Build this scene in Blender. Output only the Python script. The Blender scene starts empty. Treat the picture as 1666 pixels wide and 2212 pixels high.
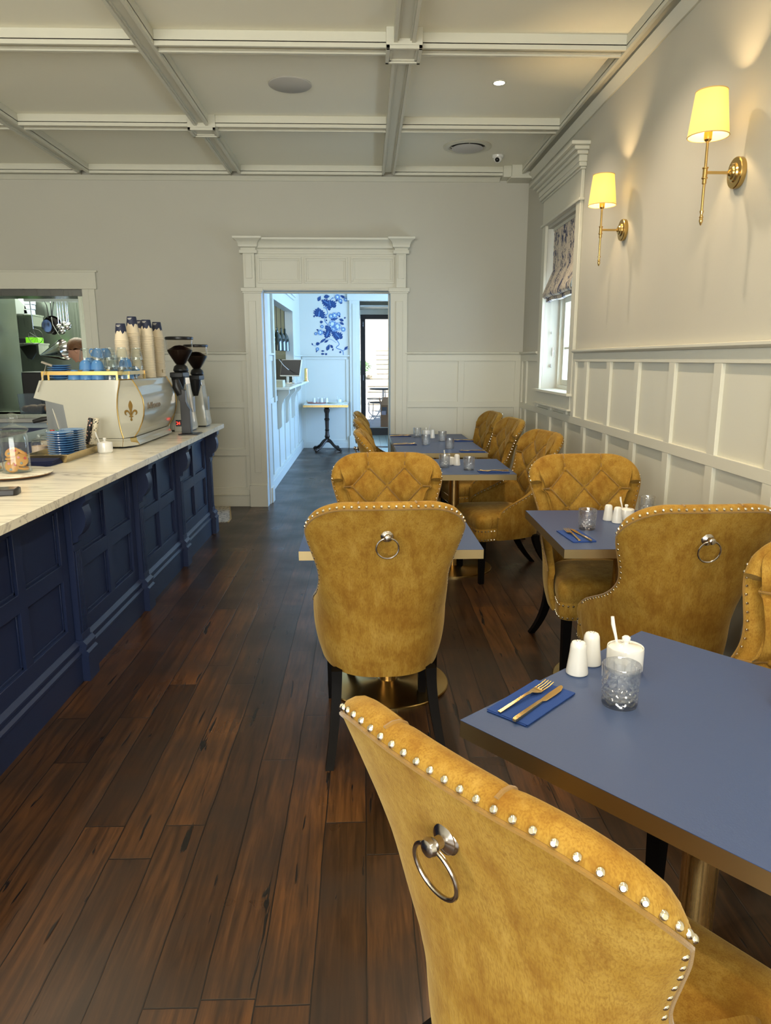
import bpy, bmesh, math, random
import numpy as np
from mathutils import Vector, Matrix
R = math.radians
PI = math.pi
random.seed(7)
scene = bpy.context.scene
COL = scene.collection

# ------------------------------------------------------------------ camera
CF, CP, CY, CR, CH = 1547.6, 0.20997, 0.02726, -0.0003658, 1.5      # focal px, pitch, yaw, roll, height
fw = Vector((math.sin(CY)*math.cos(CP), math.cos(CY)*math.cos(CP), -math.sin(CP)))
rt0 = Vector((math.cos(CY), -math.sin(CY), 0)); up0 = rt0.cross(fw)
rt = rt0*math.cos(CR) + up0*math.sin(CR); up = -rt0*math.sin(CR) + up0*math.cos(CR)
CO = Vector((0, 0, CH))
cd = bpy.data.cameras.new('camera'); cam = bpy.data.objects.new('camera', cd); COL.objects.link(cam)
cd.sensor_fit = 'VERTICAL'; cd.sensor_height = 24.0; cd.lens = CF/2212*24.0; cd.clip_start = 0.03; cd.clip_end = 200
mw = Matrix((rt, up, -fw)).transposed().to_4x4(); mw.translation = CO; cam.matrix_world = mw
scene.camera = cam

# ------------------------------------------------------------------ world, sun, windows light, exposure
scene.view_settings.view_transform = 'Standard'; scene.view_settings.look = 'None'
scene.view_settings.gamma = 1.0; scene.view_settings.use_curve_mapping = False
scene.view_settings.exposure = 0.26
scene.cycles.use_denoising = True
scene.cycles.max_bounces = 10; scene.cycles.diffuse_bounces = 5; scene.cycles.glossy_bounces = 4
scene.cycles.transmission_bounces = 14; scene.cycles.transparent_max_bounces = 12
scene.cycles.caustics_reflective = False; scene.cycles.caustics_refractive = False
scene.cycles.sample_clamp_indirect = 4.0
w = bpy.data.worlds.new('sky'); scene.world = w; w.use_nodes = True
nt = w.node_tree; bg = nt.nodes['Background']
sk = nt.nodes.new('ShaderNodeTexSky'); sk.sky_type = 'HOSEK_WILKIE'; sk.sun_direction = (0.1, -0.45, 0.88); sk.turbidity = 3.0
nt.links.new(sk.outputs[0], bg.inputs[0]); bg.inputs[1].default_value = 4.0

def lamp(name, kind, loc, energy, color, rot=(0, 0, 0), **kw):
    d = bpy.data.lights.new(name, kind); d.energy = energy; d.color = color
    for k, v in kw.items(): setattr(d, k, v)
    o = bpy.data.objects.new(name, d); COL.objects.link(o); o.location = loc; o.rotation_euler = rot
    return o
sun = lamp('sun_light', 'SUN', (0, 20, 12), 10.0, (1.0, 0.96, 0.88), (R(32), R(-8), 0), angle=R(0.6))
# daylight that enters by the shop-front windows behind the photographer, the hall's side window and the dining window
lamp('shopfront_daylight', 'AREA', (-1.6, -3.05, 1.75), 330, (1.0, 0.98, 0.88), (R(90), 0, 0), shape='RECTANGLE', size=5.2, size_y=2.2)
lamp('hall_window_daylight', 'AREA', (3.05, 10.0, 1.7), 330, (0.27, 0.52, 1.0), (0, R(90), 0), shape='RECTANGLE', size=1.7, size_y=3.2)
lamp('dining_window_daylight', 'AREA', (1.86, 6.06, 1.62), 15, (0.62, 0.82, 1.0), (0, R(90), 0), shape='RECTANGLE', size=0.7, size_y=0.85)
lamp('kitchen_light', 'AREA', (-3.6, 9.0, 2.95), 90, (0.93, 1.0, 0.84), (0, 0, 0), shape='RECTANGLE', size=1.6, size_y=1.6)
WARM = (1.0, 0.80, 0.56)
E_DOWN, E_SC = 62.0, 13.0
DOWN = [(0.89, 5.17), (0.89, 3.75), (0.89, 2.33), (0.89, 0.9), (0.89, -0.5), (-0.5, 2.33), (-0.5, -0.5), (-1.95, 3.75), (-1.95, 0.9), (-3.4, 2.33)]

# ------------------------------------------------------------------ pixel to point helpers (photograph of 1666 x 2212)
def ray(x, y): return fw + rt*((x-833)/CF) - up*((y-1106)/CF)
def PZ(x, y, z): d = ray(x, y); return CO + d*((z-CH)/d.z)
def PY(x, y, Y): d = ray(x, y); return CO + d*(Y/d.y)
def PX(x, y, X): d = ray(x, y); return CO + d*(X/d.x)

# ------------------------------------------------------------------ materials
MATS = {}
def mat(name, col, rough=0.5, metal=0.0, bump=0.0, bscale=60.0, var=0.0, vscale=8.0, emis=None, estr=0.0,
        trans=0.0, ior=1.45, sheen=0.0, coat=0.0, stretch=(1, 1, 1), detail=4.0, spec=0.5, alpha=1.0, sss=0.0):
    if name in MATS: return MATS[name]
    m = bpy.data.materials.new(name); m.use_nodes = True; n = m.node_tree; b = n.nodes['Principled BSDF']
    b.inputs['Base Color'].default_value = (*col, 1); b.inputs['Roughness'].default_value = rough
    b.inputs['Metallic'].default_value = metal; b.inputs['IOR'].default_value = ior
    b.inputs['Transmission Weight'].default_value = trans; b.inputs['Sheen Weight'].default_value = sheen
    b.inputs['Coat Weight'].default_value = coat; b.inputs['Specular IOR Level'].default_value = spec
    b.inputs['Alpha'].default_value = alpha
    if sss: b.inputs['Subsurface Weight'].default_value = sss; b.inputs['Subsurface Scale'].default_value = 0.01
    if emis: b.inputs['Emission Color'].default_value = (*emis, 1); b.inputs['Emission Strength'].default_value = estr
    if bump or var:
        tc = n.nodes.new('ShaderNodeTexCoord'); mp = n.nodes.new('ShaderNodeMapping'); mp.inputs['Scale'].default_value = stretch
        n.links.new(tc.outputs['Object'], mp.inputs[0])
    if bump:
        t = n.nodes.new('ShaderNodeTexNoise'); t.inputs['Scale'].default_value = bscale; t.inputs['Detail'].default_value = detail
        n.links.new(mp.outputs[0], t.inputs['Vector']); bp = n.nodes.new('ShaderNodeBump')
        bp.inputs['Strength'].default_value = bump; bp.inputs['Distance'].default_value = 0.002
        n.links.new(t.outputs['Fac'], bp.inputs['Height']); n.links.new(bp.outputs[0], b.inputs['Normal'])
    if var:
        t = n.nodes.new('ShaderNodeTexNoise'); t.inputs['Scale'].default_value = vscale; t.inputs['Detail'].default_value = detail
        n.links.new(mp.outputs[0], t.inputs['Vector']); rp = n.nodes.new('ShaderNodeValToRGB')
        rp.color_ramp.elements[0].position = 0.3; rp.color_ramp.elements[1].position = 0.7
        rp.color_ramp.elements[0].color = (*[c*(1-var) for c in col], 1); rp.color_ramp.elements[1].color = (*[min(1, c*(1+var)) for c in col], 1)
        n.links.new(t.outputs['Fac'], rp.inputs[0]); n.links.new(rp.outputs[0], b.inputs['Base Color'])
    MATS[name] = m; return m

class NG:                                                       # tiny node helper
    def __init__(s, name):
        s.m = bpy.data.materials.new(name); s.m.use_nodes = True; s.t = s.m.node_tree; s.b = s.t.nodes['Principled BSDF']; MATS[name] = s.m
    def n(s, typ, ins=None, **kw):
        x = s.t.nodes.new('ShaderNode'+typ)
        for k, v in kw.items(): setattr(x, k, v)
        for k, v in (ins or {}).items():
            if hasattr(v, 'is_output') or isinstance(v, bpy.types.NodeSocket): s.t.links.new(v, x.inputs[k])
            else: x.inputs[k].default_value = v
        return x
    def ramp(s, fac, *stops):
        r = s.n('ValToRGB', {0: fac}); e = r.color_ramp.elements
        while len(e) < len(stops): e.new(0.5)
        for i, (p, c) in enumerate(stops): e[i].position = p; e[i].color = (*c, 1) if len(c) == 3 else c
        return r.outputs[0]
    def mix(s, f, a, b_, blend='MIX'):
        x = s.n('Mix', data_type='RGBA', blend_type=blend)
        for k, v in ((0, f), (6, a), (7, b_)):
            if isinstance(v, bpy.types.NodeSocket): s.t.links.new(v, x.inputs[k])
            else: x.inputs[k].default_value = v if k == 0 else (*v, 1)
        return x.outputs[2]
    def link(s, out, name): s.t.links.new(out, s.b.inputs[name])

def floor_mat():
    g = NG('dark_timber_boards'); tc = g.n('TexCoord'); 
    mp = g.n('Mapping', {'Vector': tc.outputs['Object'], 'Rotation': (0, 0, R(90))})
    # boards run along Y: brick texture rows across X
    wn = g.n('TexNoise', {'Vector': tc.outputs['Object'], 'Scale': 3.0, 'Detail': 3.0})
    wob = g.n('VectorMath', {0: wn.outputs['Color'], 1: (0.016, 0.016, 0)}, operation='MULTIPLY')
    vv = g.n('VectorMath', {0: mp.outputs[0], 1: wob.outputs[0]}, operation='ADD')
    br = g.n('TexBrick', {'Vector': vv.outputs[0], 'Color1': (0, 0, 0, 1), 'Color2': (1, 1, 1, 1), 'Mortar': (0.5, 0.5, 0.5, 1), 'Scale': 1.0,
                          'Mortar Size': 0.0026, 'Mortar Smooth': 0.5, 'Bias': 0.0, 'Brick Width': 1.05, 'Row Height': 0.132}, offset=0.37, offset_frequency=3, squash=1.35, squash_frequency=2)
    st = g.n('Mapping', {'Vector': tc.outputs['Object'], 'Scale': (26, 1.5, 1)})
    bid = g.n('VectorMath', {0: br.outputs['Color'], 1: (7, 13, 5)}, operation='MULTIPLY')
    sv = g.n('VectorMath', {0: st.outputs[0], 1: bid.outputs[0]}, operation='ADD')
    grain = g.n('TexNoise', {'Vector': sv.outputs[0], 'Scale': 2.2, 'Detail': 7.0, 'Roughness': 0.65, 'Distortion': 0.6})
    big = g.n('TexNoise', {'Vector': tc.outputs['Object'], 'Scale': 2.6, 'Detail': 3.0})
    c1 = g.ramp(grain.outputs['Fac'], (0.28, (0.012, 0.006, 0.0032)), (0.48, (0.045, 0.0205, 0.0082)), (0.6, (0.070, 0.031, 0.0115)), (0.8, (0.110, 0.052, 0.019)))
    c2 = g.mix(g.ramp(br.outputs['Color'], (0.0, (0.15,)*3), (1.0, (0.0,)*3)), c1, (0.03, 0.012, 0.007))
    tone = g.ramp(br.outputs['Color'], (0.0, (0.45, 0.46, 0.50)), (0.5, (0.95, 0.95, 0.95)), (1.0, (1.3, 1.22, 1.0)))
    c3 = g.mix(1.0, c2, tone, 'MULTIPLY')
    c4 = g.mix(g.ramp(big.outputs['Fac'], (0.40, (0.0,)*3), (0.62, (0.62,)*3)), c3, (0.016, 0.010, 0.007))
    # black cracks and knots
    cm = g.n('Mapping', {'Vector': tc.outputs['Object'], 'Scale': (20, 2.4, 1)})
    cn = g.n('TexNoise', {'Vector': cm.outputs[0], 'Scale': 1.5, 'Detail': 3.0, 'Distortion': 0.4})
    crack = g.ramp(cn.outputs['Fac'], (0.665, (0.0,)*3), (0.685, (1.0,)*3))
    c5 = g.mix(crack, c4, (0.004, 0.003, 0.003))
    c6 = g.mix(br.outputs['Fac'], c5, (0.006, 0.004, 0.003))
    g.link(c6, 'Base Color')
    rr = g.ramp(big.outputs['Fac'], (0.3, (0.26,)*3), (0.7, (0.40,)*3)); g.link(rr, 'Roughness')
    g.b.inputs['Specular IOR Level'].default_value = 0.42
    h0 = g.n('Math', {0: grain.outputs['Fac'], 1: 0.35}, operation='MULTIPLY')
    h1 = g.n('Math', {0: h0.outputs[0], 1: br.outputs['Fac']}, operation='SUBTRACT')
    h2 = g.n('Math', {0: h1.outputs[0], 1: crack}, operation='SUBTRACT')
    bp = g.n('Bump', {'Height': h2.outputs[0], 'Strength': 0.35, 'Distance': 0.0022}); g.link(bp.outputs[0], 'Normal')
    return g.m

def velvet_mat():
    g = NG('mustard_chenille'); tc = g.n('TexCoord')
    a = g.n('TexNoise', {'Vector': tc.outputs['Object'], 'Scale': 9.0, 'Detail': 5.0, 'Roughness': 0.6, 'Distortion': 0.4})
    vp = g.n('Mapping', {'Vector': tc.outputs['Object'], 'Scale': (34, 34, 9)}); vn = g.n('TexNoise', {'Vector': vp.outputs[0], 'Scale': 1.0, 'Detail': 4.0, 'Roughness': 0.65})
    st = g.n('Mapping', {'Vector': tc.outputs['Object'], 'Scale': (420, 420, 60)})
    th = g.n('TexNoise', {'Vector': st.outputs[0], 'Scale': 1.0, 'Detail': 2.0})
    st2 = g.n('Mapping', {'Vector': tc.outputs['Object'], 'Scale': (40, 40, 420)})
    th2 = g.n('TexNoise', {'Vector': st2.outputs[0], 'Scale': 1.0, 'Detail': 2.0})
    sp = g.n('TexNoise', {'Vector': tc.outputs['Object'], 'Scale': 70.0, 'Detail': 3.0, 'Roughness': 0.7})
    c1 = g.ramp(a.outputs['Fac'], (0.3, (0.215, 0.103, 0.0105)), (0.5, (0.285, 0.160, 0.022)), (0.7, (0.345, 0.212, 0.040)))
    c2 = g.mix(g.ramp(th.outputs['Fac'], (0.44, (0.0,)*3), (0.64, (0.45,)*3)), c1, (0.16, 0.068, 0.006))
    c3 = g.mix(g.ramp(sp.outputs['Fac'], (0.55, (0.0,)*3), (0.75, (0.40,)*3)), c2, (0.15, 0.060, 0.005))
    c4 = g.mix(g.ramp(vn.outputs['Fac'], (0.53, (0.0,)*3), (0.70, (0.6,)*3)), c3, (0.17, 0.07, 0.006)); c5 = g.mix(g.ramp(vn.outputs['Fac'], (0.30, (0.35,)*3), (0.45, (0.0,)*3)), c4, (0.42, 0.27, 0.06))
    g.link(c5, 'Base Color'); g.b.inputs['Roughness'].default_value = 0.85
    g.b.inputs['Sheen Weight'].default_value = 0.30; g.b.inputs['Sheen Roughness'].default_value = 0.35; g.b.inputs['Sheen Tint'].default_value = (0.9, 0.72, 0.36, 1)
    g.b.inputs['Specular IOR Level'].default_value = 0.2
    h = g.n('Math', {0: th.outputs['Fac'], 1: th2.outputs['Fac']}, operation='ADD')
    bp = g.n('Bump', {'Height': h.outputs[0], 'Strength': 0.35, 'Distance': 0.0015}); g.link(bp.outputs[0], 'Normal')
    return g.m

def marble_mat():
    g = NG('veined_marble'); tc = g.n('TexCoord')
    mp = g.n('Mapping', {'Vector': tc.outputs['Object'], 'Rotation': (0, 0, R(-16)), 'Scale': (0.42, 2.9, 2)})
    n1 = g.n('TexNoise', {'Vector': mp.outputs[0], 'Scale': 1.3, 'Detail': 6.0, 'Roughness': 0.6, 'Distortion': 1.2})
    v = g.ramp(n1.outputs['Fac'], (0.0, (0.0,)*3), (0.47, (0.05,)*3), (0.492, (0.75,)*3), (0.507, (0.12,)*3), (0.60, (0.0,)*3), (0.625, (0.4,)*3), (0.64, (0.0,)*3))
    g.link(g.mix(v, (0.82, 0.80, 0.68), (0.42, 0.40, 0.35)), 'Base Color'); g.b.inputs['Roughness'].default_value = 0.22
    return g.m

def steel_mat(name, col, rough, sc=(300, 300, 3)):
    g = NG(name); tc = g.n('TexCoord'); mp = g.n('Mapping', {'Vector': tc.outputs['Object'], 'Scale': sc})
    n1 = g.n('TexNoise', {'Vector': mp.outputs[0], 'Scale': 1.0, 'Detail': 3.0})
    g.b.inputs['Metallic'].default_value = 1.0; g.b.inputs['Base Color'].default_value = (*col, 1)
    r_ = g.ramp(n1.outputs['Fac'], (0.3, (rough*0.88,)*3), (0.7, (rough*1.12,)*3)); g.link(r_, 'Roughness')
    bp = g.n('Bump', {'Height': n1.outputs['Fac'], 'Strength': 0.03, 'Distance': 0.0005}); g.link(bp.outputs[0], 'Normal')
    return g.m

WALL = mat('wall_paint', (0.50, 0.487, 0.425), 0.75, bump=0.15, bscale=220, var=0.015, vscale=1.5)
TRIM = mat('trim_paint', (0.61, 0.60, 0.51), 0.38, bump=0.05, bscale=40)
CEIL = mat('ceiling_paint', (0.84, 0.82, 0.70), 0.8, bump=0.1, bscale=200)
FLOOR = floor_mat(); VELVET = velvet_mat(); MARBLE = marble_mat()
CORDM = mat('mustard_cord', (0.20, 0.105, 0.012), 0.8, sheen=0.3, bump=0.3, bscale=500)
LEG = mat('black_lacquered_wood', (0.004, 0.0035, 0.0035), 0.5, spec=0.07)
CHROME = mat('chrome', (0.75, 0.73, 0.70), 0.14, 1.0)
NICKEL = mat('antique_nickel', (0.50, 0.46, 0.42), 0.2, 1.0)
STUD = mat('pearl_nickel_stud', (0.85, 0.78, 0.62), 0.18, 1.0)
BRASS = steel_mat('brushed_brass', (0.62, 0.42, 0.17), 0.26)
BRASSE = mat('brass_edging', (0.40, 0.31, 0.16), 0.42, 1.0, var=0.04, vscale=3)  # fridge steel: reflected green is put into its base colour too
SCB = mat('satin_brass', (0.70, 0.48, 0.18), 0.22, 1.0)
GOLD = mat('gold_cutlery', (0.85, 0.58, 0.24), 0.2, 1.0)
TOPM = mat('blue_grey_laminate', (0.030, 0.058, 0.150), 0.42, bump=0.12, bscale=350, spec=0.6)
NAVY = mat('navy_paint', (0.010, 0.019, 0.062), 0.40, bump=0.06, bscale=60)
NAPK = mat('blue_paper_napkin', (0.010, 0.045, 0.21), 0.9, bump=0.4, bscale=400)
NAPD = mat('navy_napkin', (0.006, 0.012, 0.055), 0.9, bump=0.3, bscale=300)
CHINA = mat('white_china', (0.74, 0.74, 0.71), 0.12, coat=0.3)
def thin_glass(name, tint, refl=0.9, ior=1.5, body=0.0):
    g = NG(name); gm = g.n('NewGeometry'); ii = g.n('Math', {0: gm.outputs['Backfacing'], 1: -(ior-1/ior), 2: ior}, operation='MULTIPLY_ADD'); fr = g.n('Fresnel', {'IOR': ii.outputs[0]}); tr = g.n('BsdfTransparent', {'Color': (*tint, 1)}); gl = g.n('BsdfGlossy', {'Color': (refl, refl, refl, 1), 'Roughness': 0.03})
    m = g.n('MixShader', {0: fr.outputs[0], 1: tr.outputs[0], 2: gl.outputs[0]}); out = m
    if body:
        rf = g.n('BsdfGlass', {'Color': (0.97, 0.99, 1.0, 1), 'Roughness': 0.0, 'IOR': 1.5}); out = g.n('MixShader', {0: body, 1: m.outputs[0], 2: rf.outputs[0]})
    g.t.links.new(out.outputs[0], g.t.nodes['Material Output'].inputs[0]); return g.m
GLASS = thin_glass('clear_glass', (0.96, 0.98, 0.98))
CUTG = thin_glass('cut_glass', (0.99, 0.995, 1.0), 1.0, 2.3, 0.25)
PANE = thin_glass('window_pane', (0.985, 0.99, 0.99), 0.6, 1.3)
BLUEC = mat('sky_blue_china', (0.085, 0.24, 0.52), 0.15, coat=0.4)
BLACKP = mat('black_plastic', (0.012, 0.012, 0.013), 0.38)
SHADEM = None
STEEL = steel_mat('brushed_steel', (0.50, 0.54, 0.47), 0.30, (60, 60, 1.2))  # green tint in the base colour imitates greenery reflected in the steel
STEELD = steel_mat('dark_steel', (0.16, 0.165, 0.16), 0.3, (60, 60, 1.2))
BRASSB = mat('polished_brass_plate', (0.55, 0.38, 0.15), 0.24, 1.0)
WHITEG = mat('white_gloss_panel', (0.46, 0.455, 0.385), 0.16, coat=0.4)
GOLDP = mat('gold_painted_metal', (0.50, 0.33, 0.11), 0.28, 1.0)

# ------------------------------------------------------------------ mesh builder
class MB:
    def __init__(s): s.v = []; s.f = []; s.mi = []; s.cur = 0
    def add(s, vs, fs):
        o = len(s.v); s.v += [tuple(v) for v in vs]
        for f in fs: s.f.append(tuple(i+o for i in f)); s.mi.append(s.cur)
        return o
    def box(s, x0, x1, y0, y1, z0, z1):
        s.add([(x0, y0, z0), (x1, y0, z0), (x1, y1, z0), (x0, y1, z0), (x0, y0, z1), (x1, y0, z1), (x1, y1, z1), (x0, y1, z1)],
              [(0, 3, 2, 1), (4, 5, 6, 7), (0, 1, 5, 4), (1, 2, 6, 5), (2, 3, 7, 6), (3, 0, 4, 7)]); return s
    def prism(s, poly, a0, a1, axis='z'):
        n = len(poly)
        def P(u, v, a): return (u, v, a) if axis == 'z' else ((u, a, v) if axis == 'y' else (a, u, v))
        vs = [P(u, v, a0) for u, v in poly]+[P(u, v, a1) for u, v in poly]
        s.add(vs, [tuple(range(n))[::-1], tuple(range(n, 2*n))]+[(i, (i+1) % n, n+(i+1) % n, n+i) for i in range(n)]); return s
    def loops(s, ls, cap0=True, cap1=True, closed=True):
        n = len(ls[0]); vs = [p for l in ls for p in l]; fs = []
        for k in range(len(ls)-1):
            for i in range(n if closed else n-1):
                j = (i+1) % n; fs.append((k*n+i, k*n+j, (k+1)*n+j, (k+1)*n+i))
        if cap0: fs.append(tuple(range(n))[::-1])
        if cap1: fs.append(tuple(range((len(ls)-1)*n, len(ls)*n)))
        s.add(vs, fs); return s
    def lathe(s, prof, n=32, c=(0, 0, 0), cap0=True, cap1=True):
        s.loops([[(c[0]+r*math.cos(2*PI*i/n), c[1]+r*math.sin(2*PI*i/n), c[2]+z) for i in range(n)] for r, z in prof], cap0, cap1); return s
    def cyl(s, p0, p1, r0, r1=None, n=16, cap=True):
        s.tube([p0, p1], [r0, r0 if r1 is None else r1], n, cap); return s
    def tube(s, pts, r, n=8, cap=True, closed=False):
        pts = [Vector(p) for p in pts]; m = len(pts)
        rs = r if isinstance(r, (list, tuple)) else [r]*m
        ls = []; prev = None
        for i, p in enumerate(pts):
            a = pts[(i-1) % m] if (closed or i > 0) else p; b = pts[(i+1) % m] if (closed or i < m-1) else p
            t = (b-a).normalized() if (b-a).length > 1e-9 else Vector((0, 0, 1))
            if prev is None:
                u = t.cross(Vector((0, 0, 1)));
                if u.length < 0.05: u = t.cross(Vector((1, 0, 0)))
            else: u = prev - t*prev.dot(t)
            u.normalize(); prev = u; v = t.cross(u)
            ls.append([p+u*(rs[i]*math.cos(2*PI*k/n))+v*(rs[i]*math.sin(2*PI*k/n)) for k in range(n)])
        if closed: ls.append(ls[0])
        s.loops(ls, cap and not closed, cap and not closed); return s
    def sphere(s, c, r, n=16, m=10, sq=(1, 1, 1)):
        s.loops([[(c[0]+sq[0]*r*math.sin(PI*k/m)*math.cos(2*PI*i/n), c[1]+sq[1]*r*math.sin(PI*k/m)*math.sin(2*PI*i/n), c[2]-sq[2]*r*math.cos(PI*k/m)) for i in range(n)] for k in range(1, m)]); return s
    def xf(s, M, i0=0):
        for i in range(i0, len(s.v)): s.v[i] = tuple(M @ Vector(s.v[i]))
        return s
    def build(s, name, m=None, parent=None, bevel=0.0, smooth=True, ang=35, seg=2, fix=True):
        me = bpy.data.meshes.new(name); me.from_pydata(s.v, [], s.f)
        ms = m if isinstance(m, (list, tuple)) else [m]
        for x in ms:
            if x: me.materials.append(x)
        for p, k in zip(me.polygons, s.mi): p.material_index = k
        if fix:
            bm = bmesh.new(); bm.from_mesh(me); bmesh.ops.recalc_face_normals(bm, faces=bm.faces); bm.to_mesh(me); bm.free()
        if smooth:
            me.polygons.foreach_set('use_smooth', [True]*len(me.polygons)); me.set_sharp_from_angle(angle=R(ang))
        o = bpy.data.objects.new(name, me); COL.objects.link(o)
        if parent: o.parent = parent
        if bevel:
            b = o.modifiers.new('bevel', 'BEVEL'); b.width = bevel; b.segments = seg; b.limit_method = 'ANGLE'; b.angle_limit = R(40)
        return o
def tag(o, label, cat, group=None, kind=None):
    o['label'] = label; o['category'] = cat
    if group: o['group'] = group
    if kind: o['kind'] = kind
    return o
def thing(name, label, cat, loc=(0, 0, 0), rz=0.0, group=None):
    o = bpy.data.objects.new(name, None); COL.objects.link(o); o.location = loc; o.rotation_euler = (0, 0, rz)
    o.empty_display_size = 0.1
    return tag(o, label, cat, group)
KIDS = {}
def copy_tree(o, parent=None):
    c = o.copy(); COL.objects.link(c)
    if parent: c.parent = parent
    for ch in list(o.children): copy_tree(ch, c)
    return c
def dup(o, loc, rz, label, group=None):
    c = copy_tree(o); c.location = loc; c.rotation_euler = (0, 0, rz) if not isinstance(rz, tuple) else rz; c['label'] = label
    if group: c['group'] = group
    return c
def struct(name, b, m, parent=None, bevel=0.0, **kw):
    o = b.build(name, m, parent, bevel, **kw)
    if not parent: o['kind'] = 'structure'
    return o
TN = [0]
def trim(b, m=None, bevel=0.0015, label=None):
    TN[0] += 1; o = struct('trim_%d' % TN[0], b, m or TRIM, None, bevel)
    if label: o['label'] = label
    return o
ORD = ['', 'first', 'second', 'third', 'fourth', 'fifth', 'sixth', 'seventh', 'eighth', 'ninth', 'tenth', 'eleventh', 'twelfth', 'thirteenth', 'fourteenth',
       'fifteenth', 'sixteenth', 'seventeenth', 'eighteenth', 'nineteenth', 'twentieth', 'twenty-first', 'twenty-second', 'twenty-third', 'twenty-fourth',
       'twenty-fifth', 'twenty-sixth', 'twenty-seventh', 'twenty-eighth', 'twenty-ninth', 'thirtieth']
# ================================================================== THE SETTING
XW, YB, YB2, ZC = 1.589, 7.38, 7.70, 3.28
b = MB(); b.box(-7.4, 3.3, -3.2, 14.5, -0.1, 0.0); struct('floor', b, FLOOR)
b = MB(); b.box(-7.4, 3.4, -3.4, 14.9, ZC, ZC+0.15); struct('ceiling', b, CEIL)
# right wall with its window opening
WY0, WY1, WZ0, WZ1 = 5.615, 6.53, 1.24, 2.60
b = MB()
b.box(XW, XW+0.38, -3.2, WY0, 0, ZC); b.box(XW, XW+0.38, WY1, YB, 0, ZC); b.box(XW, XW+0.38, WY0, WY1, 0, WZ0); b.box(XW, XW+0.38, WY0, WY1, WZ1, ZC)
struct('wall_right', b, WALL)
b = MB(); b.box(-5.4, -5.2, -3.2, YB, 0, ZC); b.box(-7.4, -7.2, YB2, 13.6, 0, ZC); struct('wall_left', b, WALL)
# wall behind the photographer with the shop-front openings
b = MB(); b.box(-5.2, XW, -3.4, -3.2, 0, 0.65); b.box(-5.2, XW, -3.4, -3.2, 2.85, ZC); b.box(-5.2, -4.2, -3.4, -3.2, 0.65, 2.85); b.box(1.0, XW, -3.4, -3.2, 0.65, 2.85); struct('wall_front', b, WALL)
b = MB()
for x in (-4.2, -2.9, -1.6, -0.3, 0.94): b.box(x, x+0.06, -3.33, -3.27, 0.65, 2.85)
for z in (0.65, 1.9, 2.79): b.box(-4.2, 1.0, -3.33, -3.27, z, z+0.06)
struct('window_1', b, TRIM)
# back wall with doorway and kitchen pass
DX0, DX1, DZ = -1.02, 0.25, 2.16
KX0, KX1, KZ0, KZ1 = -5.2, -2.76, 0.96, 2.17
b = MB()
b.box(-7.4, KX0, YB, YB2, 0, ZC); b.box(KX0, KX1, YB, YB2, 0, KZ0); b.box(KX0, KX1, YB, YB2, KZ1, ZC); b.box(KX1, DX0, YB, YB2, 0, ZC)
b.box(DX0, DX1, YB, YB2, DZ, ZC); b.box(DX1, XW+0.38, YB, YB2, 0, ZC)
struct('wall_back', b, WALL)
# ---- hall behind the doorway
HX, HY = -1.10, 12.40
SY0, SY1, SZ0, SZ1 = 8.75, 10.98, 1.134, 2.19
b = MB()
b.box(HX-0.09, HX, YB2, SY0, 0, ZC); b.box(HX-0.09, HX, SY1, HY, 0, ZC); b.box(HX-0.09, HX, SY0, SY1, 0, SZ0); b.box(HX-0.09, HX, SY0, SY1, SZ1, ZC)
struct('wall_hall_left', b, TRIM)
b = MB(); b.box(-1.19, -0.10, HY, HY+0.2, 0, ZC); b.box(-0.10, 1.3, HY, HY+0.2, 2.46, ZC); b.box(1.3, 3.2, HY, HY+0.2, 0, ZC); struct('wall_hall_far', b, TRIM)
b = MB(); b.box(3.1, 3.3, 7.7, 8.3, 0, ZC); b.box(3.1, 3.3, 11.7, 12.6, 0, ZC); b.box(3.1, 3.3, 8.3, 11.7, 0, 0.8); b.box(3.1, 3.3, 8.3, 11.7, 2.6, ZC); struct('wall_hall_right', b, WALL)
b = MB(); b.box(-0.30, -0.10, 12.6, 14.5, 0, ZC); b.box(1.3, 1.5, 12.6, 14.5, 0, ZC); b.box(-0.3, 1.5, 14.42, 14.62, 2.44, ZC); struct('wall_porch', b, TRIM)
# kitchen shell (stainless lined)
b = MB(); b.box(-7.4, -1.19, 13.6, 13.75, 0, ZC); b.box(-1.19, -1.09, 12.6, 13.75, 0, ZC); struct('wall_kitchen_far', b, STEEL)
# floor tiles behind the counter and the brass edging
g = NG('patterned_floor_tile'); tc = g.n('TexCoord'); vo = g.n('TexVoronoi', {'Vector': tc.outputs['Object'], 'Scale': 30.0})
g.link(g.ramp(vo.outputs['Distance'], (0.2, (0.10, 0.09, 0.08)), (0.35, (0.38, 0.35, 0.29)), (0.6, (0.5, 0.46, 0.38))), 'Base Color'); g.b.inputs['Roughness'].default_value = 0.5
b = MB(); b.prism([(-5.2, 0.2), (-1.62, 0.2), (-1.62, 6.55), (-1.30, 6.62), (-1.30, 6.75), (-1.42, 7.355), (-5.2, 7.355)], 0.0, 0.004); tag(b.build('tile_inlay', g.m), 'mosaic patterned tile floor behind the navy counter', 'floor tiles', kind='structure')
b = MB(); b.tube([(-1.30, 6.6, 0.003), (-1.30, 6.75, 0.003), (-1.42, 7.35, 0.003)], 0.006, 6); trim(b, BRASS, 0)

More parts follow.
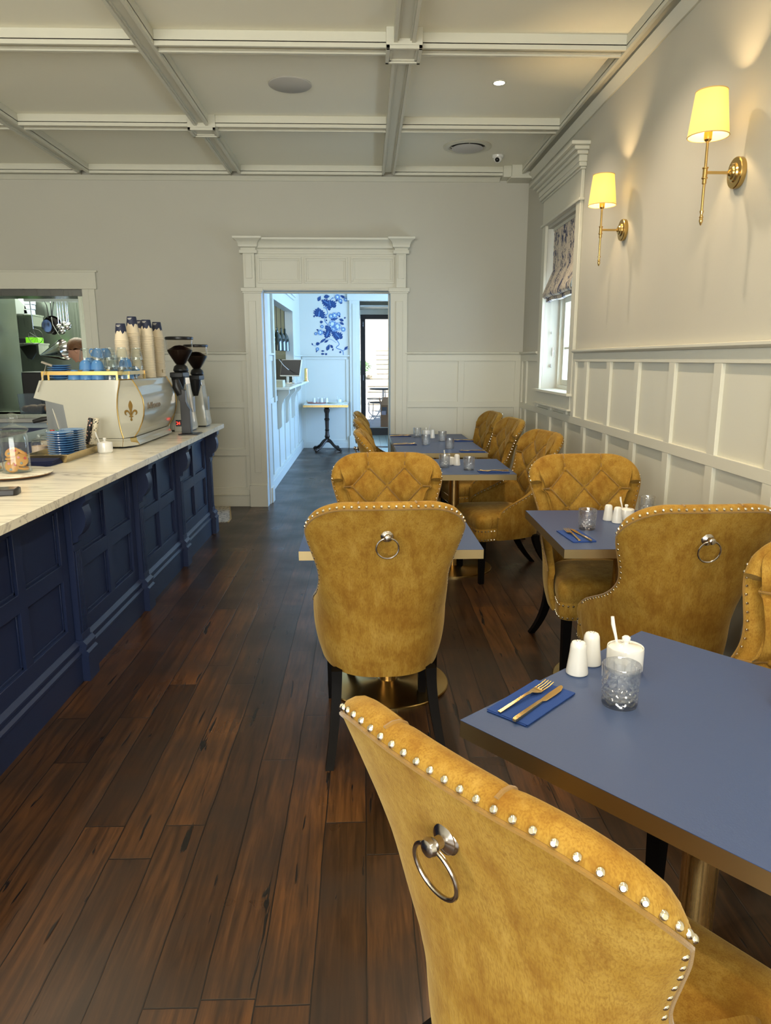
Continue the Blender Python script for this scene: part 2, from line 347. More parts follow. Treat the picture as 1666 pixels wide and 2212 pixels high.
b = MB(); b.box(-0.10, 1.3, 12.6, 14.4, 0.0, 0.003); b.box(-0.10, 3.1, 10.9, 12.38, 0.0, 0.003)  # thin sheet of paler board colour laid over the dark floor
PF = NG('pale_boards'); tcp = PF.n('TexCoord'); bk = PF.n('TexBrick', {'Vector': PF.n('Mapping', {'Vector': tcp.outputs['Object'], 'Rotation': (0, 0, R(90))}).outputs[0], 'Color1': (0.50, 0.55, 0.46, 1), 'Color2': (0.58, 0.62, 0.52, 1), 'Mortar': (0.12, 0.12, 0.10, 1), 'Scale': 1.0, 'Mortar Size': 0.003, 'Brick Width': 1.8, 'Row Height': 0.13}); PF.link(bk.outputs['Color'], 'Base Color'); PF.b.inputs['Roughness'].default_value = 0.35
tag(b.build('board_inlay', PF.m, smooth=False), 'pale floorboards at the far end of the hall by the glass door', 'floor boards', kind='structure')
# ---- wainscot on the back wall
PT = 0.016
b = MB(); b.box(-2.618, -1.19, YB-0.002, YB, 0.0, 1.55); b.box(0.413, XW-0.002, YB-0.002, YB, 0.0, 1.55); trim(b, bevel=0)
b = MB(); b.box(XW-0.002, XW, -3.2, 5.50, 0.0, 1.55); b.box(XW-0.002, XW, 5.50, 6.635, 0.0, 1.11); b.box(XW-0.002, XW, 6.635, YB, 0.0, 1.55); trim(b, bevel=0)
def panel_rails_back(x0, x1, stiles, parent=None):
    b = MB(); y0 = YB-PT
    b.box(x0, x1, y0, YB, 1.483, 1.545); b.box(x0, x1, y0, YB, 1.02, 1.078); b.box(x0, x1, y0, YB, 0.53, 0.60); b.box(x0, x1, y0, YB, 0.16, 0.20)
    for s0, s1 in stiles: b.box(s0, s1, y0+0.0007, YB, 0.165, 1.5)
    return b
trim(panel_rails_back(-2.62, -1.19, [(-1.70, -1.63), (-1.235, -1.19), (-2.2, -2.13), (-2.62, -2.57)]))
trim(panel_rails_back(0.413, XW, [(0.413, 0.43), (0.937, 0.998), (1.515, XW)]))
for x0, x1 in ((-2.64, -1.17), (0.40, XW)):
    b = MB(); b.prism([(YB, 1.545), (YB-0.022, 1.545), (YB-0.034, 1.557), (YB-0.034, 1.57), (YB, 1.574)], x0, x1, 'x'); trim(b)
for nm, x0, x1 in (('baseboard_back', -2.64, -1.21), ('baseboard_back_right', 0.44, XW)):
    b = MB(); b.box(x0, x1, YB-0.022, YB, 0, 0.118); b.box(x0, x1, YB-0.030, YB, 0.118, 0.128); b.box(x0, x1, YB-0.018, YB, 0.128, 0.172); struct(nm, b, TRIM, bevel=0.002)
# ---- wainscot on the right wall
b = MB(); x0 = XW-PT-0.004
segs = [(-3.2, 5.50), (6.635, YB-0.016)]
for a, c in segs: b.box(x0, XW, a, c, 1.483, 1.545)
b.box(x0, XW, -3.2, YB-0.016, 1.02, 1.075)
b.box(x0, XW, -3.2, YB-0.016, 0.53, 0.60); b.box(x0, XW, -3.2, YB-0.016, 0.16, 0.21)
k = 5.175
st = [5.175+0.49*i for i in range(-17, 6)]
for y in st:
    top = 1.49 if (y < 5.45 or y > 6.65) else 1.12
    b.box(x0+0.0007, XW, y-0.036, y+0.036, 0.185, top)
b.box(x0+0.0004, XW, 5.43, 5.50, 1.03, 1.49); b.box(x0+0.0004, XW, YB-0.075, YB-0.017, 0.185, 1.49)
trim(b)
for a, c in segs:
    b = MB(); b.prism([(XW, 1.545), (XW-0.026, 1.545), (XW-0.042, 1.556), (XW-0.042, 1.57), (XW, 1.574)], a, c if c > 6 else c-0.01, 'y'); trim(b)
b = MB(); b.box(XW-0.026, XW, -3.2, YB-0.02, 0, 0.118); b.box(XW-0.034, XW, -3.2, YB-0.03, 0.118, 0.128); b.box(XW-0.022, XW, -3.2, YB-0.02, 0.128, 0.172); struct('baseboard_right', b, TRIM, bevel=0.002)

# ---- doorway casing: legs, plinth blocks, frieze, crown
for sx, (a, c) in ((1, (-1.192, DX0)), (2, (DX1, 0.417))):
    b = MB(); y = YB-0.03; b.box(a, c, y, YB, 0.235, 2.15)
    m = (a+c)/2+(-0.004 if sx == 1 else 0.004); b.box(m-0.034, m+0.034, y-0.012, y, 0.36, 2.06)
    b.box(a-0.012, c+(0 if sx == 1 else 0.012), YB-0.05, YB, 0, 0.225); b.box(a-0.006, c+(0 if sx == 1 else 0.006), YB-0.042, YB, 0.225, 0.238)
    b.box(a-0.02, c+0.02, YB-0.055, YB, 2.15, 2.185); b.box(a-0.01, c+0.01, YB-0.045, YB, 2.135, 2.15)
    trim(b)
b = MB(); b.box(DX0-0.09, DX1+0.09, YB-0.03, YB, 2.16, 2.53)
b.box(-1.19, 0.417, YB-0.05, YB, 2.165, 2.18)
for a, c in ((-1.045, -0.62), (-0.59, -0.17), (-0.135, 0.288)):
    for w_, d_ in ((0.0, 0.012), (0.018, 0.006)):
        a_, c_, z0, z1 = a+w_, c-w_, 2.228+w_, 2.475-w_
        for q in ((a_, c_, z0, z0+0.018), (a_, c_, z1-0.018, z1), (a_, a_+0.018, z0+0.018, z1-0.018), (c_-0.018, c_, z0+0.018, z1-0.018)):
            b.box(q[0], q[1], YB-0.03-d_, YB-0.031, q[2], q[3])
trim(b)
def crown_profile(o): return [(0, 0), (0.012, 0), (0.012, 0.018), (0.03, 0.03), (0.034, 0.06), (0.05, 0.085), (0.075, 0.10), (0.078, 0.118), (0, 0.118)]
b = MB()
prof = crown_profile(0)
b.prism([(YB-0.03-d, 2.525+h) for d, h in prof], DX0-0.05, DX1+0.05, 'x')
b.box(DX0-0.08, DX1+0.08, YB-0.04, YB, 2.50, 2.528)
trim(b)
for a, c in ((-1.18, -1.07), (0.305, 0.40)):              # ears of the frieze with returned crown
    b = MB(); b.box(a, c, YB-0.065, YB, 2.185, 2.53); b.box(a-0.03, c+0.03, YB-0.09, YB, 2.50, 2.53)
    b.box((a+c)/2-0.03, (a+c)/2+0.03, YB-0.074, YB-0.06, 2.27, 2.49)
    ls = []
    for d, h in prof[1:-1]:
        e = d*1.0+0.005; ls.append([(a-e, YB-0.065-e, 2.53+h), (c+e, YB-0.065-e, 2.53+h), (c+e, YB, 2.53+h), (a-e, YB, 2.53+h)])
    b.loops(ls); trim(b)
# jamb linings and threshold trims
b = MB(); b.box(DX0-0.02, DX0+0.012, YB+0.1, YB2+0.004, 0, DZ-0.0); trim(b)
b = MB(); b.box(DX0-0.09, DX0+0.012, YB2, YB2+0.03, 0, 2.3); b.box(DX0-0.02, DX0+0.028, YB2-0.16, YB2+0.0, 0, 0.16); trim(b)
b = MB(); b.box(DX1-0.012, DX1+0.05, YB2, YB2+0.02, 0, 2.3); b.box(DX0, DX1, YB+0.12, YB+0.17, DZ-0.012, DZ); trim(b)

# ---- kitchen pass casing
b = MB(); b.box(KX0-0.1, -2.618, YB-0.03, YB, 2.17, 2.335); b.box(KX1+0.002, -2.64, YB-0.02, YB, 0.9, 2.17); b.box(KX1, -2.70, YB-0.024, YB, 0.9, 2.17); b.box(KX0-0.1, -2.60, YB-0.042, YB, 2.328, 2.342); trim(b)
b = MB(); b.box(KX0, KX1, YB-0.012, YB2, 2.105, 2.168); trim(b, STEELD)
b = MB(); b.box(KX1-0.05, KX1, YB-0.01, YB2, KZ0, 2.105); trim(b, STEEL)
b = MB(); b.box(KX0, KX1, YB-0.03, YB2+0.05, KZ0-0.04, KZ0); trim(b, STEEL)

# ---- ceiling coffers
ZB = 3.20
def channel(b, c0, c1, a0, a1, ax):       # a beam from c0..c1 wide, a0..a1 long, recessed soffit with lips
    lip = 0.020
    def B(p0, p1, q0, q1, z0, z1): b.box(p0, p1, q0, q1, z0, z1) if ax == 'y' else b.box(q0, q1, p0, p1, z0, z1)
    B(c0, c1, a0, a1, ZB+0.022, ZC); B(c0, c0+lip, a0, a1, ZB, ZB+0.03); B(c1-lip, c1, a0, a1, ZB, ZB+0.03)
    B(c0+lip, c0+lip+0.009, a0, a1, ZB+0.010, ZB+0.03); B(c1-lip-0.009, c1-lip, a0, a1, ZB+0.010, ZB+0.03)
LB = [(-5.2, -5.09), (-4.08, -3.97), (-2.675, -2.567), (-1.268, -1.160), (0.166, 0.285), (1.478, XW)]
TB = [(4.445-1.42*k, 4.556-1.42*k) for k in range(5, 0, -1)]+[(4.445, 4.556), (5.868, 5.985), (7.262, YB)]
for c0, c1 in LB:
    b = MB(); channel(b, c0, c1, -3.2, 7.262 if c1 < 1.5 else 7.262, 'y'); trim(b)
for t0, t1 in TB:
    b = MB()
    for i in range(len(LB)-1): channel(b, t0, t1, LB[i][1], LB[i+1][0], 'x')
    trim(b)
def boss(x0, x1, y0, y1):
    b = MB(); z0 = 3.172; b.box(x0, x1, y0, y1, z0+0.016, ZC)
    for q in ((x0, x1, y0, y0+0.02), (x0, x1, y1-0.02, y1), (x0, x0+0.02, y0, y1), (x1-0.02, x1, y0, y1)): b.box(q[0], q[1], q[2], q[3], z0, z0+0.02)
    for q in ((x0+.02, x1-.02, y0+.02, y0+0.034), (x0+.02, x1-.02, y1-0.034, y1-.02), (x0+.02, x0+0.034, y0+.02, y1-.02), (x1-0.034, x1-.02, y0+.02, y1-.02)): b.box(q[0], q[1], q[2], q[3], z0+0.008, z0+0.02)
    trim(b)
boss(0.125, 0.325, 4.38, 4.60); boss(-1.315, -1.11, 5.85, 6.04); boss(-2.73, -2.52, 4.38, 4.60)
b = MB(); b.box(1.385, XW, 7.19, YB, 3.17, ZC); b.box(1.31, 1.385, 7.225, YB, 3.18, ZC); b.box(1.37, XW, 7.17, YB, 3.16, 3.178); trim(b)
b = MB(); b.prism([(YB, 3.165), (YB-0.012, 3.165), (YB-0.035, 3.19), (YB-0.05, 3.20), (YB, 3.20)], -5.2, 1.3, 'x'); trim(b)
b = MB(); b.prism([(XW, 3.15), (XW-0.012, 3.15), (XW-0.03, 3.175), (XW-0.05, 3.20), (XW, 3.20)], -3.2, 7.2, 'y'); trim(b)

# ---- dining window: architrave, frieze, crown, sill, sash
b = MB(); x = XW-0.026
b.box(x, XW, 5.505, WY0, WZ0, 2.63); b.box(x, XW, WY1, 6.635, WZ0, 2.63)
b.box(x, XW, 5.505, 6.635, 2.63, 2.88); b.box(x-0.016, XW, 5.49, 6.65, 2.625, 2.645)
for i, (d, z0, z1) in enumerate(((0.03, 2.835, 2.85), (0.045, 2.85, 2.88), (0.05, 2.88, 2.925), (0.068, 2.925, 2.95), (0.095, 2.95, 2.975), (0.125, 2.975, 3.0))): b.box(XW-d-0.01, XW, 5.505-d*0.9+0.01, 6.635+d*0.9, z0, z1)
trim(b, bevel=0.004)
b = MB(); b.box(XW-0.06, XW+0.30, WY0-0.125, WY1+0.12, WZ0-0.018, WZ0+0.002); b.box(x, XW, 5.52, 6.62, 1.12, WZ0-0.018); b.box(x-0.022, XW, 5.505, 6.64, 1.108, 1.122); trim(b)
wx = XW+0.13
b = MB()
def ring(b, x0, x1, y0, y1, z0, z1, w_):
    b.box(x0, x1, y0, y0+w_, z0, z1); b.box(x0, x1, y1-w_, y1, z0, z1); b.box(x0, x1, y0+w_, y1-w_, z0, z0+w_); b.box(x0, x1, y0+w_, y1-w_, z1-w_, z1)
ring(b, wx, wx+0.10, WY0, WY1, WZ0, WZ1, 0.035)
win = struct('window_2', b, TRIM, bevel=0.002)
b = MB(); ring(b, wx+0.03, wx+0.07, WY0+0.035, WY1-0.035, WZ0+0.035, 2.03, 0.048); b.box(wx+0.04, wx+0.06, WY0+.08, WY1-.08, 1.585, 1.605); b.build('lower_sash', TRIM, win, 0.002)
b = MB(); ring(b, wx+0.07, wx+0.10, WY0+0.035, WY1-0.035, 1.99, WZ1-0.035, 0.048); b.build('upper_sash', TRIM, win, 0.002)
b = MB(); b.box(wx+0.048, wx+0.052, WY0+0.08, WY1-0.08, WZ0+0.08, 1.985); b.build('pane', PANE, win, smooth=False)

# ---- hall: servery opening frame, dado, panelling, far wall casing, skirting
b = MB(); x = HX
b.box(x, x+0.03, SY0-0.12, SY0, 1.0, SZ1-0.001); b.box(x, x+0.03, SY1, SY1+0.14, 1.0, SZ1-0.001); b.box(x, x+0.03, SY0-0.12, SY1+0.14, SZ1, 2.36)
b.box(x, x+0.05, SY0-0.14, SY1+0.18, 2.36, 2.40); b.box(x, x+0.07, SY0-0.16, SY1+0.2, 2.40, 2.44)
trim(b)
b = MB()
for a, c in ((YB2+0.03, SY0-0.12), (SY1+0.14, HY)):
    b.box(x, x+0.012, a, c, 1.483, 1.545); b.box(x, x+0.034, a, c, 1.548, 1.57)
for y in (8.45, 9.1, 9.75, 10.4, 11.05, 11.7, 12.36): b.box(x, x+0.0113, y, y+0.05, 0.16, 1.04 if y < 11.1 else 1.5)
b.box(x, x+0.012, YB2, HY, 1.0, 1.06)
trim(b)
b = MB(); b.box(x, x+0.025, YB2, HY, 0, 0.11); b.box(x, x+0.018, YB2, HY, 0.11, 0.15); struct('baseboard_hall_left', b, TRIM, bevel=0.002)
b = MB(); y = HY
b.box(-1.07, -0.31, y-0.012, y, 1.50, 1.545); b.box(-1.09, -0.27, y-0.036, y, 1.548, 1.57); b.box(-0.33, -0.275, y-0.012, y, 0.14, 1.5); b.box(-1.09, -1.02, y-0.012, y, 0.14, 1.5)
trim(b)
b = MB(); b.box(-1.075, -0.28, y-0.022, y, 0, 0.10); b.box(-1.075, -0.28, y-0.014, y, 0.10, 0.14); struct('baseboard_hall_far', b, TRIM, bevel=0.002)
b = MB(); b.box(-0.265, -0.095, y-0.03, y, 0.2, 2.455); b.box(-0.215, -0.14, y-0.04, y-0.03, 0.3, 2.4); b.box(-0.28, -0.09, y-0.045, y, 0, 0.21); b.box(-0.30, 1.5, y-0.035, y, 2.455, 2.60); b.box(-0.095, 1.3, y+0.01, y+0.05, 2.45, 2.46)
trim(b)
# ---- glazed outer door at the far end
DK = mat('dark_brown_door_paint', (0.016, 0.012, 0.011), 0.4)
b = MB(); dy = 14.46; ring(b, 0, 1, 0, 1, 0, 1, 0.0) if False else None
b = MB(); b.box(-0.095, -0.045, dy-0.03, dy+0.05, 0, 2.44); b.box(1.2, 1.3, dy-0.03, dy+0.05, 0, 2.44); b.box(-0.045, 1.2, dy-0.03, dy+0.05, 2.37, 2.44)
door = struct('door_1', b, DK, bevel=0.002)
b = MB(); b.box(-0.045, 0.0, dy, dy+0.04, 0.005, 2.37); b.box(1.1, 1.2, dy, dy+0.04, 0.005, 2.37); b.box(0.0, 1.1, dy, dy+0.04, 2.265, 2.37); b.box(0.0, 1.1, dy, dy+0.04, 0.005, 0.155); b.build('door_leaf', DK, door, 0.002)
b = MB(); b.box(0.0, 1.1, dy+0.018, dy+0.022, 0.155, 2.265); b.build('pane', PANE, door, smooth=False)
for z in (2.17, 1.14, 0.3):
    b = MB(); b.cyl((-0.047, dy-0.006, z-0.05), (-0.047, dy-0.006, z+0.05), 0.008, n=10); b.build('hinge', CHROME, door)
b = MB(); b.box(-0.1, 1.3, dy-0.06, dy+0.15, 0.0, 0.004); b.box(0.0, 1.1, dy-0.004, dy, 0.15, 0.165); trim(b, mat('door_sill', (0.5, 0.5, 0.47), 0.5))
b = MB(); b.box(-0.095, 1.3, 13.6, 14.43, 2.44, 2.47); b.box(-0.095, 1.3, 14.36, 14.43, 2.35, 2.44); trim(b, TRIM)
# ================================================================== THE DINING CHAIR (button-backed, ring pull at the rear)
def lerp_tab(tab, z):
    zs = [t[0] for t in tab]; vs = [t[1] for t in tab]
    # smooth (cosine-free monotone) interpolation
    for i in range(len(zs)-1):
        if z <= zs[i+1]:
            t = max(0.0, (z-zs[i])/(zs[i+1]-zs[i])); m0 = (vs[min(i+1, len(vs)-1)]-vs[max(i-1, 0)])/(zs[min(i+1, len(zs)-1)]-zs[max(i-1, 0)]); m1 = (vs[min(i+2, len(vs)-1)]-vs[i])/(zs[min(i+2, len(zs)-1)]-zs[i])
            h = zs[i+1]-zs[i]; t2 = t*t; t3 = t2*t
            return (2*t3-3*t2+1)*vs[i]+(t3-2*t2+t)*h*m0+(-2*t3+3*t2)*vs[i+1]+(t3-t2)*h*m1
    return vs[-1]
T_W = [(0.30, 0.246), (0.37, 0.266), (0.45, 0.277), (0.53, 0.275), (0.61, 0.258), (0.68, 0.247), (0.73, 0.251), (0.80, 0.271), (0.85, 0.286), (0.90, 0.295), (0.95, 0.297), (1.0, 0.297)]
T_Y = [(0.30, -0.250), (0.45, -0.262), (0.6, -0.275), (0.75, -0.300), (0.88, -0.335), (1.0, -0.378)]
T_L = [(0.30, 0.365), (0.40, 0.375), (0.49, 0.380), (0.53, 0.345), (0.57, 0.265), (0.61, 0.185), (0.66, 0.125), (0.72, 0.098), (0.85, 0.088), (1.0, 0.070)]
T_T = [(0.30, 0.035), (0.50, 0.040), (0.60, 0.055), (0.75, 0.072), (1.0, 0.062)]
ZT, ZBT, RC = 0.983, 0.305, 0.105
def hull(u, k, n):                                         # outer face of the wrap-round back
    xx = abs(math.sin(u*PI/2))**0.92; q = max(0.0, (xx-0.47)/0.53); zt = ZT+0.006*(1-u*u)-RC*(1-math.sqrt(max(0.0, 1-q**2.1))); z = ZBT+(zt-ZBT)*rowz(k, n)
    W = lerp_tab(T_W, z); L = lerp_tab(T_L, z); Y = lerp_tab(T_Y, z)
    e = 0.62 if z > 0.8 else 0.62-0.12*min(1, (0.8-z)/0.3)   # squarer plan lower down
    th = u*PI/2
    sx = math.copysign(abs(math.sin(th))**(2*e if False else 0.92), th); cy = (1-math.cos(th))
    cy = cy**(1.0 if z > 0.75 else 1.0+0.22*min(1, (0.75-z)/0.2))
    return Vector((W*sx, Y+L*cy, z))
def rowz(k, n):                                            # denser rows near the top
    t = k/n; return 1-(1-t)**1.25
BTN = [(0.935, (-0.095, 0.095)), (0.842, (-0.185, 0.0, 0.185)), (0.742, (-0.09, 0.09)), (0.650, (-0.165, 0.0, 0.165)), (0.56, (-0.085, 0.085))]
SEG2 = []
for i in range(len(BTN)-1):
    for a in BTN[i][1]:
        for c in BTN[i+1][1]:
            if abs(a-c) < 0.13: SEG2.append(((a, BTN[i][0]), (c, BTN[i+1][0])))
for a in BTN[0][1]: SEG2.append(((a, 0.935), (a*1.06, 1.02)))
for sgn in (-1, 1): SEG2.append(((0.185*sgn, 0.842), (0.32*sgn, 0.848))); SEG2.append(((0.165*sgn, 0.650), (0.32*sgn, 0.655)))
def dseg(p, s):
    ax, ay = s[0]; bx, by = s[1]; dx, dy = bx-ax, by-ay; t = max(0, min(1, ((p[0]-ax)*dx+(p[1]-ay)*dy)/(dx*dx+dy*dy)))
    return math.hypot(p[0]-ax-t*dx, p[1]-ay-t*dy)
def build_backrest_mesh():
    nu, nz = 58, 56
    O = [[hull(-1+2*i/nu, k, nz) for i in range(nu+1)] for k in range(nz+1)]
    N = [[None]*(nu+1) for _ in range(nz+1)]
    for k in range(nz+1):
        for i in range(nu+1):
            a = O[k][min(i+1, nu)]-O[k][max(i-1, 0)]; c = O[min(k+1, nz)][i]-O[max(k-1, 0)][i]; n = a.cross(c); N[k][i] = n.normalized() if n.length > 1e-9 else Vector((0, -1, 0))
            if k > nz-3: n2 = N[k][i].copy(); n2.z *= 0.25; N[k][i] = n2.normalized()
    I = [[None]*(nu+1) for _ in range(nz+1)]
    for k in range(nz+1):
        for i in range(nu+1):
            p = O[k][i]; t = lerp_tab(T_T, p.z); edge = min(1, (1-abs(-1+2*i/nu))/0.10, max(0.0, (nz-k)/9.0)); t *= 0.80+0.2*edge
            q = p - N[k][i]*t
            if p.z > 0.48:
                d = min(dseg((q.x, q.z), s) for s in SEG2); db = min(math.hypot(q.x-bx, q.z-bz) for bz, xs in BTN for bx in xs)
                fade = min(1, (nz-k)/6.0)*0.8+0.2
                t -= fade*(0.015*math.exp(-(d/0.011)**2)+0.009*math.exp(-(db/0.020)**2)); t += 0.004
                q = p - N[k][i]*t
            I[k][i] = q
    vs = []; fs = []
    oi = [[0]*(nu+1) for _ in range(nz+1)]; ii = [[0]*(nu+1) for _ in range(nz+1)]
    for k in range(nz+1):
        for i in range(nu+1): oi[k][i] = len(vs); vs.append(O[k][i])
    for k in range(nz+1):
        for i in range(nu+1): ii[k][i] = len(vs); vs.append(I[k][i])
    for k in range(nz):
        for i in range(nu):
            fs.append((oi[k][i], oi[k][i+1], oi[k+1][i+1], oi[k+1][i])); fs.append((ii[k][i], ii[k+1][i], ii[k+1][i+1], ii[k][i+1]))
    # rolled rim
    loop = [(k, 0) for k in range(nz+1)]+[(nz, i) for i in range(1, nu+1)]+[(k, nu) for k in range(nz-1, -1, -1)]
    ringsv = []; stud_pts = []
    NR = 6; jl = 0
    for (k, i) in loop:
        po, pi_ = O[k][i], I[k][i]
        j = loop.index((k, i)) if False else jl; jl += 1
        ka, ia = loop[max(0, j-3)]; kb, ib = loop[min(len(loop)-1, j+3)]
        tg = (O[kb][ib]-O[ka][ia]).normalized(); out = tg.cross(N[k][i])
        if out.dot(po-Vector((0, po.y*0.5, 0.72))) < 0: out = -out
        d = (pi_-po); t = d.length; dn = d.normalized(); out = (out-dn*out.dot(dn)).normalized()
        cols = []
        for r_ in range(1, NR):
            a = PI*r_/NR; cols.append(po+d*(0.5-0.5*math.cos(a))+out*(t*0.36*math.sin(a)))
        a = PI*0.15; sp = po+d*(0.5-0.5*math.cos(a))+out*(t*0.36*math.sin(a)); nn = (out*math.sin(a)*1.2-dn*math.cos(a)).normalized()
        stud_pts.append((sp, nn, k, i)); ringsv.append((oi[k][i], cols, ii[k][i]))
    idx = []
    for (a, cols, c) in ringsv:
        row = [a]
        for p in cols: row.append(len(vs)); vs.append(p)
        row.append(c); idx.append(row)
    for j in range(len(idx)-1):
        for r_ in range(NR): fs.append((idx[j][r_], idx[j][r_+1], idx[j+1][r_+1], idx[j+1][r_]))
    fs.append(tuple(x for x in [oi[0][i] for i in range(nu+1)]+[ii[0][i] for i in range(nu, -1, -1)]))
    b = MB(); b.add(vs, fs)
    # welt along the rear edge of the rim
    welt = [O[k][i]+(O[k][i]-Vector((0, 0.1, O[k][i].z))).normalized()*0.0 for (k, i) in loop if O[k][i].z > 0.50]
    global OVER; OVER = []
    for s_ in (-1, 1):
        j = min((j for j in range(len(loop)) if loop[j][0] == nz), key=lambda j: abs(ringsv[j][1][2].x-0.1*s_)); OVER.append([I[nz-3][loop[j][1]], I[nz][loop[j][1]]]+ringsv[j][1][::-1][:4])
    return b, welt, stud_pts, I, O, N
def resample(pts, step):
    out = [pts[0]]; acc = 0.0
    for a, c in zip(pts[:-1], pts[1:]):
        L = (c[0]-a[0]).length; 
        while acc+L >= step*len(out):
            t = (step*len(out)-acc)/L; out.append((a[0].lerp(c[0], t), a[1].lerp(c[1], t).normalized()))
        acc += L
    return out
bb, welt, studp, INN, OUT, NRM = build_backrest_mesh()
BACK_ME = bb.build('backrest', VELVET, ang=60); bpy.data.objects.remove(BACK_ME); BACK_ME = bpy.data.meshes['backrest']
wb = MB(); wb.tube(welt, 0.0035, 6); 
# piping cords along the tufting seams
nz_, nu_ = len(INN)-1, len(INN[0])-1
def inner_at(x, z):
    best = None; k0 = min(range(nz_+1), key=lambda k: abs(INN[k][nu_//2].z-z))
    for k in range(max(0, k0-3), min(nz_, k0+4)):
        for i in range(4, nu_-3):
            p = INN[k][i]; d = (p.x-x)**2+(p.z-z)**2
            if best is None or d < best[0]: best = (d, k, i)
    d, k, i = best
    p = INN[k][i]; y = p.y
    k1, i1 = min(nz_, k+1), min(nu_, i+1); 
    gx = (INN[k][i1].y-INN[k][i-1].y)/(INN[k][i1].x-INN[k][i-1].x+1e-9); gz = (INN[k1][i].y-INN[k-1][i].y)/(INN[k1][i].z-INN[k-1][i].z+1e-9)
    gx = max(-1, min(1, gx)); gz = max(-1, min(1, gz)); return y+(x-p.x)*gx*0.5+(z-p.z)*gz*0.5, NRM[k][i]
for s in SEG2:
    pts = []
    n = 9
    for j in range(n+1):
        x = s[0][0]+(s[1][0]-s[0][0])*j/n; z = s[0][1]+(s[1][1]-s[0][1])*j/n
        if z > ZT-0.014 or abs(x) > 0.235: break
        y, nm = inner_at(x, z); p = Vector((x, y, z))-nm*0.003; pts.append(p)
    if len(pts) > 2: wb.tube(pts, 0.0036, 6)
for pts in OVER: wb.tube(pts, 0.0036, 6)
WELT_ME = wb.build('welt', CORDM); bpy.data.objects.remove(WELT_ME); WELT_ME = bpy.data.meshes['welt']
BTN_P = []
for bz, xs in BTN:
    for bx in xs:
        y, nm = inner_at(bx, bz); BTN_P.append((Vector((bx, y, bz))-nm*0.002, nm))
rim = [(p, n) for p, n, k, i in studp if p.z > 0.50]
RIM_STUDS = resample(rim, 0.026)
# seat: rail band plus domed cushion
def rrect(hx0, hx1, y0, y1, r, n=6, r2=0.14):                        # plan loop, hx0 half width rear, hx1 half width front
    pts = []
    for (cx, cy, a0) in ((hx1-r, y1-r, 0), (-hx1+r, y1-r, 90), (-hx0+r2, y0+r2, 180), (hx0-r2, y0+r2, 270)):
        for j in range(n+1): a = R(a0+90*j/n); q = r if a0 < 180 else r2; pts.append((cx+q*math.cos(a), cy+q*math.sin(a)))
    return pts
def subdiv(loop, m=3):
    out = []
    for i in range(len(loop)):
        a, c = loop[i], loop[(i+1) % len(loop)]; L = math.hypot(a[0]-c[0], a[1]-c[1]); k = max(1, int(L/0.03))
        for j in range(k): out.append((a[0]+(c[0]-a[0])*j/k, a[1]+(c[1]-a[1])*j/k))
    return out
base = subdiv(rrect(0.212, 0.250, -0.195, 0.262, 0.05)); cen = (0.0, 0.03)
def inset(loop, f): return [(cen[0]+(x-cen[0])*f, cen[1]+(y-cen[1])*f) for x, y in loop]
b = MB(); b.loops([[(x, y, z) for x, y in inset(base, f)] for z, f in ((0.302, 0.97), (0.306, 0.99), (0.335, 1.0), (0.372, 1.0), (0.384, 0.99), (0.388, 0.985), (0.394, 0.995), (0.41, 1.012), (0.432, 1.02), (0.452, 1.008), (0.468, 0.975), (0.478, 0.92), (0.487, 0.8), (0.493, 0.6), (0.496, 0.35), (0.4975, 0.1))])
SEAT = b.build('seat', VELVET, ang=60); SEAT_ME = SEAT.data; bpy.data.objects.remove(SEAT)
SEAT_STUDS = []
lp = inset(base, 1.0); per = [(Vector((x, y, 0)), Vector((x, y-0.03, 0)).normalized()) for x, y in lp]
i0 = min(range(len(per)), key=lambda i: abs(per[i][0].y+0.02)+(0 if per[i][0].x > 0 else 9))
per = per[i0:]+per[:i0]; per = [p for p in per if p[0].y > 0.125 or abs(p[0].x) > 0.2]; per = [p for p in per if p[0].y > 0.10]
per.sort(key=lambda p: math.atan2(p[0].y-0.03, p[0].x))
for z in (0.315, 0.374):
    for p, n in resample(per, 0.0235): SEAT_STUDS.append((Vector((p.x, p.y, z)), n))
b = MB(); b.sphere((0, 0, 0), 0.0058, 10, 6, (1, 1, 0.8)); STUD_O = b.build('rim_stud', STUD); STUD_ME = STUD_O.data; bpy.data.objects.remove(STUD_O)
b = MB(); b.sphere((0, 0, 0), 0.0125, 14, 8, (1, 1, 0.55)); o = b.build('button', VELVET); BTN_ME = o.data; bpy.data.objects.remove(o)
def fleg():
    b = MB(); b.loops([[(sx*h, sy*h, z) for sx, sy in ((-1, -1), (1, -1), (1, 1), (-1, 1))] for z, h in ((0.0, 0.016), (0.31, 0.0215))]); return b
b = fleg(); o = b.build('leg', LEG, bevel=0); FLEG_ME = o.data; bpy.data.objects.remove(o)
b = MB(); ls = []
for j in range(9):
    t = j/8; z = 0.315*(1-t); y = -0.185-0.185*t**1.7; h = 0.023-0.006*t; x = 0.0+0.034*t*t
    ls.append([(x+sx*h*0.9, y+sy*h, z) for sx, sy in ((-1, -1), (1, -1), (1, 1), (-1, 1))])
b.loops(ls); o = b.build('leg', LEG, ang=25); RLEG_ME = o.data; bpy.data.objects.remove(o)
